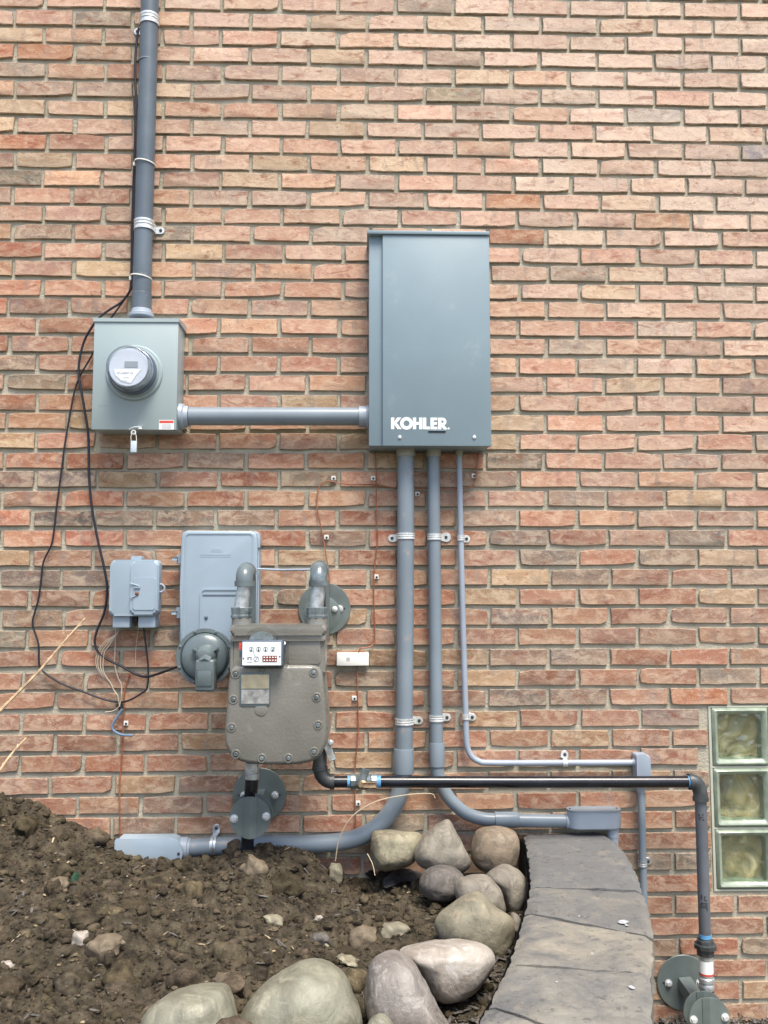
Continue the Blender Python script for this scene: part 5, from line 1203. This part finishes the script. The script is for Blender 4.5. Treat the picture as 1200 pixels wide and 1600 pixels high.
def hs(x, y):
    v = Vector((x, y, 0))
    rough = 1.0 if x < .15 else .5
    n1 = noise.fractal(v * 5.5, 1.0, 2.0, 3); n2 = noise.fractal(v * 19 + Vector((9, 3, 1)), .8, 2.0, 4); n3 = noise.ridged_multi_fractal(v * 26, 1.0, 2.0, 3, 1.0, 2.0)
    return h0(x, y) + rough * (.016 * n1 + .021 * n2 + .007 * n3)
nx, ny = 420, 270; X = np.linspace(-1.75, .60, nx); Yv = -np.linspace(0.001, 1.0, ny) ** 1.0 * 1.72 - 0.0
verts = []; idx = -np.ones((nx, ny), dtype=int)
for i in range(nx):
    for j in range(ny):
        x = X[i]; y = Yv[j]
        if x > inner_x(y) - .002: continue
        idx[i, j] = len(verts); verts.append((x, y, hs(x, y)))
faces = []
for i in range(nx - 1):
    for j in range(ny - 1):
        q = (idx[i, j], idx[i, j + 1], idx[i + 1, j + 1], idx[i + 1, j])
        if min(q) >= 0: faces.append(q)
me = bpy.data.meshes.new('soil_bed'); me.from_pydata(verts, [], faces)
soil = link('soil_bed', me, MT['soil'], None, 180); kind(soil, 'structure'); soil['label'] = 'freshly dug brown clay soil heaped in the planting bed against the wall'
# body of earth under the bed down to the lower ground (edge away from the camera)
bm = BM(); box(bm, (-1.76, -1.73, -.02), (.02, -.004, .36)); kind(obj('soil_core', bm, MT['soil'], smooth=None), 'structure')

def ico(sub):
    bm = BM(); bmesh.ops.create_icosphere(bm, subdivisions=sub, radius=1.0)
    V = np.array([v.co[:] for v in bm.verts]); F_ = np.array([[v.index for v in f.verts] for f in bm.faces]); bm.free(); return V, F_
IC = {s: ico(s) for s in (1, 2, 3)}
shapes = {}
for s in (1, 2, 3):
    V, F_ = IC[s]; shapes[s] = []
    for k in range(14):
        o3 = Vector((k * 7.3, s * 3.1, 1.7)); amp = .42 if s > 1 else .3
        V = V / np.maximum(1e-6, (np.abs(V) ** 3.2).sum(1, keepdims=True) ** (1 / 3.2)) * .9; f_ = np.array([1 + amp * noise.noise(Vector(v) * 1.3 + o3) + .22 * noise.noise(Vector(v) * 3.4 + o3) + (.10 * noise.noise(Vector(v) * 8 + o3) if s == 3 else 0) for v in V])
        shapes[s].append(V * f_[:, None])
def scatter(items, name, mt, sub, label=None):
    """items: (x, y, z, sx, sy, sz, colour) joined to one loose mass"""
    Vs, Fs, Cs = [], [], []; b0 = 0; F_ = IC[sub][1]
    for (x, y, z, sx, sy, sz, c) in items:
        S = shapes[sub][rng.integers(14)]; q = rng.normal(size=4); q /= np.linalg.norm(q); a, b, c_, d = q
        Rm = np.array([[1 - 2 * (c_ * c_ + d * d), 2 * (b * c_ - d * a), 2 * (b * d + c_ * a)], [2 * (b * c_ + d * a), 1 - 2 * (b * b + d * d), 2 * (c_ * d - b * a)], [2 * (b * d - c_ * a), 2 * (c_ * d + b * a), 1 - 2 * (b * b + c_ * c_)]])
        v = (S @ Rm.T) * np.array([sx, sy, sz]) + np.array([x, y, z]); Vs.append(v); Fs.append(F_ + b0); b0 += len(v); Cs.append(np.tile(np.array([*c, 1.0]), (len(v), 1)))
    Vs = np.concatenate(Vs); Fs = np.concatenate(Fs); Cs = np.concatenate(Cs)
    me = bpy.data.meshes.new(name); me.from_pydata(Vs.tolist(), [], Fs.tolist())
    ca = me.color_attributes.new('Col', 'FLOAT_COLOR', 'POINT'); ca.data.foreach_set('color', Cs.astype(np.float32).ravel())
    o = link(name, me, MT[mt], None, 60 if sub > 1 else 40); kind(o, 'stuff')
    if label: o['label'] = label
    return o
def rpos():
    while True:
        x = rng.uniform(-1.55, .5); y = -abs(rng.uniform(0.02, 1.55))
        if x < inner_x(y) - .02: return x, y
def clods(n, smin, smax, pw, lift=.35, xmax=1.0, bright=(0.75, 1.5)):
    out = []
    while len(out) < n:
        x, y = rpos()
        if x > xmax: continue
        s = smin + (smax - smin) * rng.random() ** pw
        if x > .12 and s > .012: s *= .6
        t = rng.uniform(*bright); c = (t, t * rng.uniform(.93, 1.0), t * rng.uniform(.84, 1.0))
        out.append((x, y, hs(x, y) + s * lift, s * rng.uniform(.8, 1.3), s * rng.uniform(.8, 1.3), s * rng.uniform(.6, 1.0), c))
    return out
scatter(clods(15000, .0015, .0055, 1.6, .2), 'soil_crumbs', 'clod', 1, 'fine crumbs of dug soil over the whole bed')
scatter(clods(2400, .005, .015, 2.6, .10, .15), 'soil_clods', 'clod', 2, 'small clods of brown soil across the bed')
scatter(clods(170, .014, .050, 2.4, -.05, .08, (.7, 1.7)), 'large_soil_clods', 'clod', 3, 'larger rounded lumps of brown clay soil in the bed')
pale = []
for k in range(200):
    x, y = rpos(); s = rng.uniform(.002, .0055); t = rng.uniform(2.0, 5.5)
    pale.append((x, y, hs(x, y) + s * .6, s * 1.3, s, s * .8, (t, t * .96, t * .85)))
scatter(pale, 'pale_grit', 'clod', 1, 'scattered pale grit and chips on the soil')

# ------------------------------------------------------------------ boulders
rk = {
 'tan': mat_rock('tan_olive_stone', (0.267, 0.248, 0.172), (0.145, 0.126, 0.088), (0.345, 0.323, 0.243), 16),
 'grey': mat_rock('grey_buff_stone', (0.234, 0.215, 0.174), (0.139, 0.122, 0.099), (0.286, 0.267, 0.218), 12),
 'brown': mat_rock('brown_stone', (0.212, 0.163, 0.112), (0.123, 0.097, 0.070), (0.259, 0.232, 0.180), 14),
 'purple': mat_rock('dark_grey_stone', (0.125, 0.113, 0.100), (0.070, 0.064, 0.060), (0.180, 0.162, 0.135), 14),
 'olive': mat_rock('olive_buff_stone', (0.233, 0.218, 0.158), (0.142, 0.131, 0.095), (0.282, 0.241, 0.173), 12),
 'white': mat_rock('whitish_stone', (0.382, 0.355, 0.312), (0.241, 0.207, 0.174), (0.482, 0.467, 0.443), 14, .45),
 'mauve': mat_rock('pinkish_grey_stone', (0.245, 0.226, 0.205), (0.145, 0.130, 0.118), (0.370, 0.350, 0.325), 13, .5),
 'green': mat_rock('grey_green_stone', (0.231, 0.230, 0.174), (0.143, 0.139, 0.104), (0.319, 0.301, 0.225), 10, .45)}
rk['clay'] = mat_rock('hard_clay', (0.17, 0.135, 0.09), (0.09, 0.07, 0.047), (0.22, 0.18, 0.12), 20)
def boulder(label, outline, d, depth, mt, bulge=.75, sub=34, top_round=1.0, seed=0, crease=None):
    """solid pebble whose cross-section facing the camera is the given outline; thickness 2*depth"""
    pts = [P(x, y, d) for x, y in outline]; cen = sum(pts, Vector()) / len(pts)
    loop = closed_catmull([Vector((p.x - cen.x, p.z - cen.z)) for p in pts], 6)
    angs = [(math.atan2(z, x), math.hypot(x, z)) for x, z in loop]; angs.sort()
    A = np.array([a for a, _ in angs]); Rr = np.array([r for _, r in angs])
    A = np.concatenate([A - 2 * np.pi, A, A + 2 * np.pi]); Rr = np.concatenate([Rr] * 3)
    bm = BM(); bmesh.ops.create_icosphere(bm, subdivisions=5, radius=1.0)
    o3 = Vector((seed * 5.7 + 1, seed * 2.3, seed))
    for v in bm.verts:
        x, y, z = v.co; s = math.hypot(x, z); a = math.atan2(z, x); r = float(np.interp(a, A, Rr))
        sl = s ** bulge if s > 0 else 0
        ny_ = math.copysign(abs(y) ** .92, y)
        q = Vector((x, y, z)); k = 1 + .05 * noise.noise(q * 1.8 + o3) + .014 * noise.noise(q * 5.5 + o3) + .004 * noise.noise(q * 16 + o3)
        n2 = .08 * noise.noise(q * 1.4 + o3 * 2)
        # flattened facets like a river stone
        v.co = Vector((math.cos(a) * r * sl * k, (ny_ * (1 + n2)) * depth * k, math.sin(a) * r * sl * k))
        if crease:
            cx_, sl_, wd_ = crease; dd_ = v.co.x - cx_ * r - sl_ * v.co.z
            v.co.y += .012 * math.exp(-(dd_ / wd_) ** 2) * (1 if v.co.y < 0 else 0)
    # lean the stone back so that its top shows
    bmesh.ops.rotate(bm, verts=bm.verts, cent=(0, 0, 0), matrix=Matrix.Rotation(R(-14), 3, 'X'))
    bmesh.ops.translate(bm, verts=bm.verts, vec=cen)
    o = obj('boulder', bm, rk[mt], origin=Vector(cen), smooth=70); tag(o, label, 'boulder', 'river stones lining the bed'); return o
boulder('blocky olive tan stone against the wall, just right of the curved conduit', [(580, 1303), (600, 1298), (640, 1299), (658, 1304), (657, 1330), (640, 1352), (610, 1358), (588, 1356), (580, 1335)], .10, .07, 'tan', .7, seed=1)
boulder('pear-shaped grey stone with pointed top standing against the wall', [(700, 1281), (710, 1294), (722, 1318), (734, 1345), (724, 1362), (700, 1366), (670, 1360), (650, 1345), (650, 1325), (664, 1305), (685, 1288)], .17, .075, 'grey', .72, seed=2)
boulder('squarish rounded brown stone next to the end of the cap slabs', [(752, 1295), (775, 1291), (800, 1297), (811, 1313), (808, 1345), (795, 1362), (765, 1366), (742, 1352), (736, 1330), (742, 1305)], .15, .07, 'brown', .68, seed=3)
boulder('darkest brownish grey rounded stone in the middle of the stone row', [(668, 1358), (700, 1353), (722, 1366), (728, 1385), (714, 1404), (686, 1408), (664, 1400), (655, 1382)], .30, .06, 'purple', .72, seed=4)
boulder('grey buff creased stone touching the inner side of the slabs', [(775, 1356), (795, 1352), (812, 1362), (825, 1380), (822, 1405), (808, 1426), (792, 1424), (786, 1405), (772, 1385), (760, 1370)], .33, .055, 'grey', .75, seed=5)
boulder('grey buff stone half hidden behind the big pointed olive stone', [(728, 1370), (755, 1367), (775, 1380), (786, 1402), (786, 1425), (760, 1430), (725, 1420), (710, 1395), (714, 1376)], .42, .06, 'grey', .75, seed=6)
boulder('big olive buff stone with a pointed top, centre of the row by the slabs', [(742, 1394), (757, 1400), (775, 1418), (798, 1432), (803, 1455), (794, 1480), (778, 1498), (755, 1492), (715, 1476), (690, 1470), (678, 1448), (686, 1428), (710, 1412), (730, 1398)], .58, .085, 'olive', .72, seed=7)
boulder('small grey stone wedged between the big olive stone and the slabs', [(800, 1428), (812, 1432), (813, 1448), (805, 1462), (796, 1452)], .56, .03, 'grey', .8, seed=13)
boulder('smooth whitish egg-shaped stone lying across the row', [(626, 1487), (650, 1478), (690, 1472), (735, 1472), (762, 1482), (772, 1500), (760, 1527), (735, 1550), (703, 1562), (680, 1556), (664, 1530), (648, 1508), (630, 1496)], .86, .095, 'white', .7, seed=8)
boulder('long mottled grey stone slanting at the bottom centre, beside the whitish one', [(600, 1494), (622, 1490), (648, 1508), (668, 1540), (686, 1575), (712, 1620), (660, 1640), (600, 1630), (578, 1600), (570, 1560), (574, 1520), (584, 1502)], 1.0, .09, 'mauve', .72, seed=9)
boulder('largest stone, grey-green with glossy patches, at the bottom edge left of centre', [(440, 1520), (475, 1506), (508, 1506), (535, 1520), (552, 1550), (565, 1600), (540, 1680), (460, 1700), (385, 1680), (366, 1620), (378, 1580), (402, 1548)], 1.06, .12, 'green', .70, seed=10)
boulder('flat-topped grey-green stone at the bottom edge, leftmost of the row', [(290, 1546), (330, 1541), (352, 1545), (364, 1570), (372, 1610), (350, 1660), (280, 1670), (215, 1640), (225, 1590), (250, 1562)], 1.12, .10, 'green', .70, seed=11)
boulder('small pale stone peeping in at the bottom centre edge', [(580, 1592), (593, 1585), (606, 1590), (614, 1602), (606, 1622), (585, 1622), (574, 1606)], 1.16, .03, 'green', .75, seed=12)
# stones lying in the soil
def stone(label, x, y, zg, wpx, hpx, mt, cat='stone', rot=0, seed=0, sub=3, grp='stones lying in the soil'):
    p = OZ(x, y, zg); s = M(1, p); gz = h0(p.x, p.y) + .012
    S = shapes[3][seed % 14]; bm = BM(); vs = [bm.verts.new(tuple(v)) for v in S]
    for f in IC[3][1]: bm.faces.new([vs[i] for i in f])
    bmesh.ops.scale(bm, verts=bm.verts, vec=(wpx * s / 2, wpx * s / 2 * .8, hpx * s / 2)); bmesh.ops.rotate(bm, verts=bm.verts, cent=(0, 0, 0), matrix=Matrix.Rotation(R(rot), 3, 'Y'))
    p.z = max(p.z, gz); bmesh.ops.translate(bm, verts=bm.verts, vec=p)
    o = obj('soil_stone', bm, rk[mt], origin=Vector(p), smooth=60); return tag(o, label, cat, grp)
stone('pale upright pebble in the soil just below the curved conduit', 524, 1366, .50, 24, 34, 'olive', seed=3)
stone('tan chip of stone lying in the soil above the largest boulder', 428, 1455, .51, 32, 16, 'tan', rot=8, seed=4)
stone('angular brown lump of stone left of the whitish egg-shaped boulder', 565, 1470, .48, 44, 42, 'clay', seed=5)
stone('dark round pebble beside the angular brown lump', 500, 1480, .48, 30, 26, 'purple', seed=6)
stone('pale flat chip of wood-like stone near the top of the largest boulder', 543, 1502, .47, 34, 12, 'tan', rot=18, seed=7)
stone('small yellowish pebble above the largest boulder', 507, 1497, .47, 14, 18, 'tan', seed=8)
stone('white shell-like fragment in the soil under the hump', 498, 1446, .49, 16, 15, 'white', seed=9)
stone('long brownish clod stone right of the black gas riser', 398, 1395, .53, 42, 34, 'clay', rot=35, seed=10)
stone('tan stone in the soil right of the angular brown lump', 618, 1458, .47, 48, 26, 'olive', seed=11, rot=10)
stone('flat rounded brown stone at the left of the soil bed', 86, 1403, .55, 40, 22, 'clay', seed=12, rot=-8)
stone('pale yellow stone at the lower left edge of the soil', 8, 1546, .50, 28, 18, 'white', seed=2)
stone('white knobbly lump at the lower left of the soil bed', 124, 1515, .50, 26, 34, 'white', seed=1)
stone('rusty tan lump beside the white knobbly lump', 162, 1520, .50, 56, 36, 'clay', seed=13)
# grey fabric scraps between the stones
MT['fabric'] = mat('grey_weed_fabric', (.12, .12, .125), .8, var=.35, scale=30, bump=.5, bscale=80)
MT['liner'] = mat('black_bed_liner', (.02, .021, .023), .7, var=.3, scale=30)
def scrap(name, label, pts, z0, mt, lift=.012, seed=0):
    q = [OZ(x, y, z0) for x, y in pts]; bm = BM(); c_ = sum(q, Vector()) / len(q)
    for p in q: p.z = h0(p.x, p.y) + lift + .008 * noise.noise(p * 20 + Vector((seed, 0, 0)))
    c_.z = h0(c_.x, c_.y) + lift + .022
    lp = closed_catmull([Vector((p.x, p.y)) for p in q], 4); n = len(lp); rings = []
    for f_, dz in ((1.0, 0), (.66, .010), (.33, .016)):
        rings.append([bm.verts.new((c_.x + (x - c_.x) * f_, c_.y + (y - c_.y) * f_, c_.z - .022 + dz + .012 * noise.noise(Vector((x * 25 + f_ * 3, y * 25, seed))))) for x, y in lp])
    cv_ = bm.verts.new(c_)
    for A, B in zip(rings[:-1], rings[1:]):
        for i in range(n): bm.faces.new((A[i], A[(i + 1) % n], B[(i + 1) % n], B[i]))
    for i in range(n): bm.faces.new((rings[-1][i], rings[-1][(i + 1) % n], cv_))
    r_ = bmesh.ops.solidify(bm, geom=bm.faces[:], thickness=.0025)
    o = obj(name, bm, MT[mt], origin=Vector(c_), smooth=60); return tag(o, label, 'fabric scrap')
scrap('fabric_scrap', 'crumpled grey weed fabric scrap left of the darkest rounded stone', [(605, 1362), (630, 1352), (658, 1362), (650, 1376), (625, 1380), (600, 1386)], .475, 'fabric', .018, 1)
scrap('fabric_scrap', 'dark fold of fabric under the curved conduit', [(565, 1345), (580, 1330), (588, 1350), (586, 1372), (572, 1366)], .48, 'liner', .014, 2)
bm = BM()         # black liner standing inside the slabs
n = 60; a_, b_ = [], []
for k in range(n + 1):
    q = curve_at(inner, k / n * .80); nx_ = -.008 - .003 * noise.noise(Vector((k * .35, 0, 0)))
    a_.append(bm.verts.new((q.x + nx_, min(q.y, -.006), ZC - .016 + .004 * noise.noise(Vector((k * .5, 3, 0)))))); b_.append(bm.verts.new((q.x + nx_ - .012, min(q.y, -.006), .40)))
for k in range(n): bm.faces.new((a_[k], a_[k + 1], b_[k + 1], b_[k]))
bmesh.ops.solidify(bm, geom=bm.faces[:], thickness=.003)
ln = obj('bed_liner', bm, MT['liner'], origin=Vector((.4, -.6, .5))); tag(ln, 'black plastic liner standing behind the inner edge of the slabs', 'bed liner')
# bark mulch near slabs and at the lower ground
MT['mulch'] = mat('grey_bark_mulch', (.095, .088, .08), .9, var=.45, scale=60)
def flakes(n, fn, name, label, mt, L0=.02):
    Vs, Fs = [], []; b0 = 0
    for k in range(n):
        x, y, z = fn(); l = L0 * rng.uniform(.5, 1.5); w_ = l * rng.uniform(.15, .4); a = rng.uniform(0, 2 * np.pi); t = rng.normal(0, .45); ct, st_ = math.cos(a), math.sin(a)
        for (u, v, wv) in ((-1, -1, 0), (1, -.6, 0), (1, .6, 0), (-1, 1, 0), (0, 0, .12)):
            Vs.append((x + (u * l * ct - v * w_ * st_) * .5, y + (u * l * st_ + v * w_ * ct) * .5, z + u * l * .5 * math.sin(t) + wv * l))
        for q in ((0, 1, 4), (1, 2, 4), (2, 3, 4), (3, 0, 4)): Fs.append(tuple(b0 + i for i in q))
        b0 += 5
    me = bpy.data.meshes.new(name); me.from_pydata(Vs, [], Fs); o = link(name, me, MT[mt], None, None); kind(o, 'stuff'); o['label'] = label; return o
def fn1():
    while True:
        y = -rng.uniform(.35, 1.45); x = inner_x(y) - .015 - abs(rng.normal(0, .10))
        if x > .02: return x, y, hs(x, y) + .006
flakes(650, fn1, 'bark_mulch', 'grey bark mulch and dead leaves between the stones and the slabs', 'mulch', .022)
flakes(1600, lambda: (rng.uniform(.85, 1.7), -abs(rng.normal(0, .10)) - .004, .004 + abs(rng.normal(0, .010))), 'wall_foot_litter', 'dry litter on the lower ground at the foot of the wall', 'mulch', .022)
MT['straw'] = mat('straw_bits', (.36, .29, .19), .8, var=.4, scale=90)
def fn2():
    x, y = rpos(); return x, y, hs(x, y) + .005
flakes(110, fn2, 'straw_bits', 'scattered straw and root bits on the dug soil', 'straw', .016)
flakes(500, fn2, 'leaf_bits', 'dark dead leaf and bark bits on the dug soil', 'mulch', .018)
ring_items = []          # crumbs of soil banked against the boulders
for bo in [o for o in COL.objects if o.get('category') == 'boulder']:
    cs = [Vector(c) for c in bo.bound_box]; hx = max(c.x for c in cs); hy = max(c.y for c in cs)
    for k in range(70):
        a_ = rng.uniform(0, 2 * np.pi); f_ = rng.uniform(.72, 1.08); x = bo.location.x + math.cos(a_) * hx * f_; y = bo.location.y + math.sin(a_) * hy * f_
        if y > -.01 or x > inner_x(y) - .015: continue
        s_r = rng.uniform(.005, .015) * (1.3 - f_ * .5); t = rng.uniform(.7, 1.3)
        ring_items.append((x, y, hs(x, y) + s_r * .4, s_r * 1.2, s_r, s_r * .9, (t, t * .97, t * .9)))
scatter(ring_items, 'banked_crumbs', 'clod', 2, 'soil crumbs banked against the boulders')
# twigs
def twig(name, label, pts, ds, r0, r1, mt, cat='twig', buds=0, grp=None):
    pp = run(pts, ds); path = catmull(pp, 6); n = len(path); bm = BM()
    sweep(bm, path, [r0 + (r1 - r0) * i / (n - 1) for i in range(n)], 7)
    for k in range(buds):
        i = int((k + 1) * n / (buds + 1.2)); p = path[i]; sd_ = 1 if k % 2 else -1; dv = (path[min(i + 1, n - 1)] - path[i]).normalized(); nn = Vector((-dv.z, 0, dv.x)) * sd_
        sweep(bm, [p, p + dv * .008 + nn * .006], [r1 * 1.3, r1 * .5], 6)
    o = obj(name, bm, MT[mt], origin=Vector(pp[0])); return tag(o, label, cat, grp)
twig('bare_twig', 'long straw-coloured bare twig slanting up from the left edge across the brick', [(-60, 1178), (0, 1111), (60, 1050), (100, 1003), (133, 966)], [.42, .40, .38, .36, .35], .0056, .0024, 'twig', buds=9)
twig('bare_twig', 'short straw-coloured twig tip at the left edge just above the soil', [(-40, 1270), (0, 1204), (20, 1176), (41, 1153)], [.42, .40, .38, .37], .0050, .0024, 'twig', buds=4)
twig('dry_stem', 'pale dry stem arching over the curved conduit in front of the black pipe', [(524, 1345), (530, 1312), (548, 1278), (583, 1254), (628, 1243), (672, 1240), (680, 1247)], [.16, .17, .18, .18, .17, .16, .16], .0018, .0012, 'grass')
twig('dry_stem', 'pale dry stem lying in the soil at the lower left edge', [(-10, 1438), (15, 1441), (36, 1449)], [.55, .56, .57], .002, .0016, 'grass')
twig('dry_stem', 'curved pale stem standing in the soil at the far left', [(12, 1523), (10, 1500), (16, 1475), (32, 1460)], [.80, .80, .79, .78], .0016, .0010, 'grass')
twig('dry_stem', 'short pale stick upright in the soil right of the buried junction body', [(350, 1362), (355, 1348)], [.18, .17], .0030, .0026, 'grass')
twig('dry_stem', 'thin pale root end in the soil left of the buried junction body', [(150, 1308), (154, 1318), (162, 1326)], [.05, .07, .08], .0016, .0012, 'grass')
twig('dry_stem', 'thin grey dry stem beside the blocky olive tan stone', [(574, 1334), (582, 1350), (586, 1368)], [.18, .20, .22], .0014, .001, 'grass')
lf = scrap('leaf', 'small green plastic strip on the soil at left', [(109, 1397), (118, 1391), (125, 1391), (120, 1396), (113, 1400)], .55, 'fabric', .02, 5)
lf.data.materials.clear(); lf.data.materials.append(mat('dull_green', (.06, .14, .09), .6)); lf['category'] = 'plastic strip'; lf.name = 'green_strip'
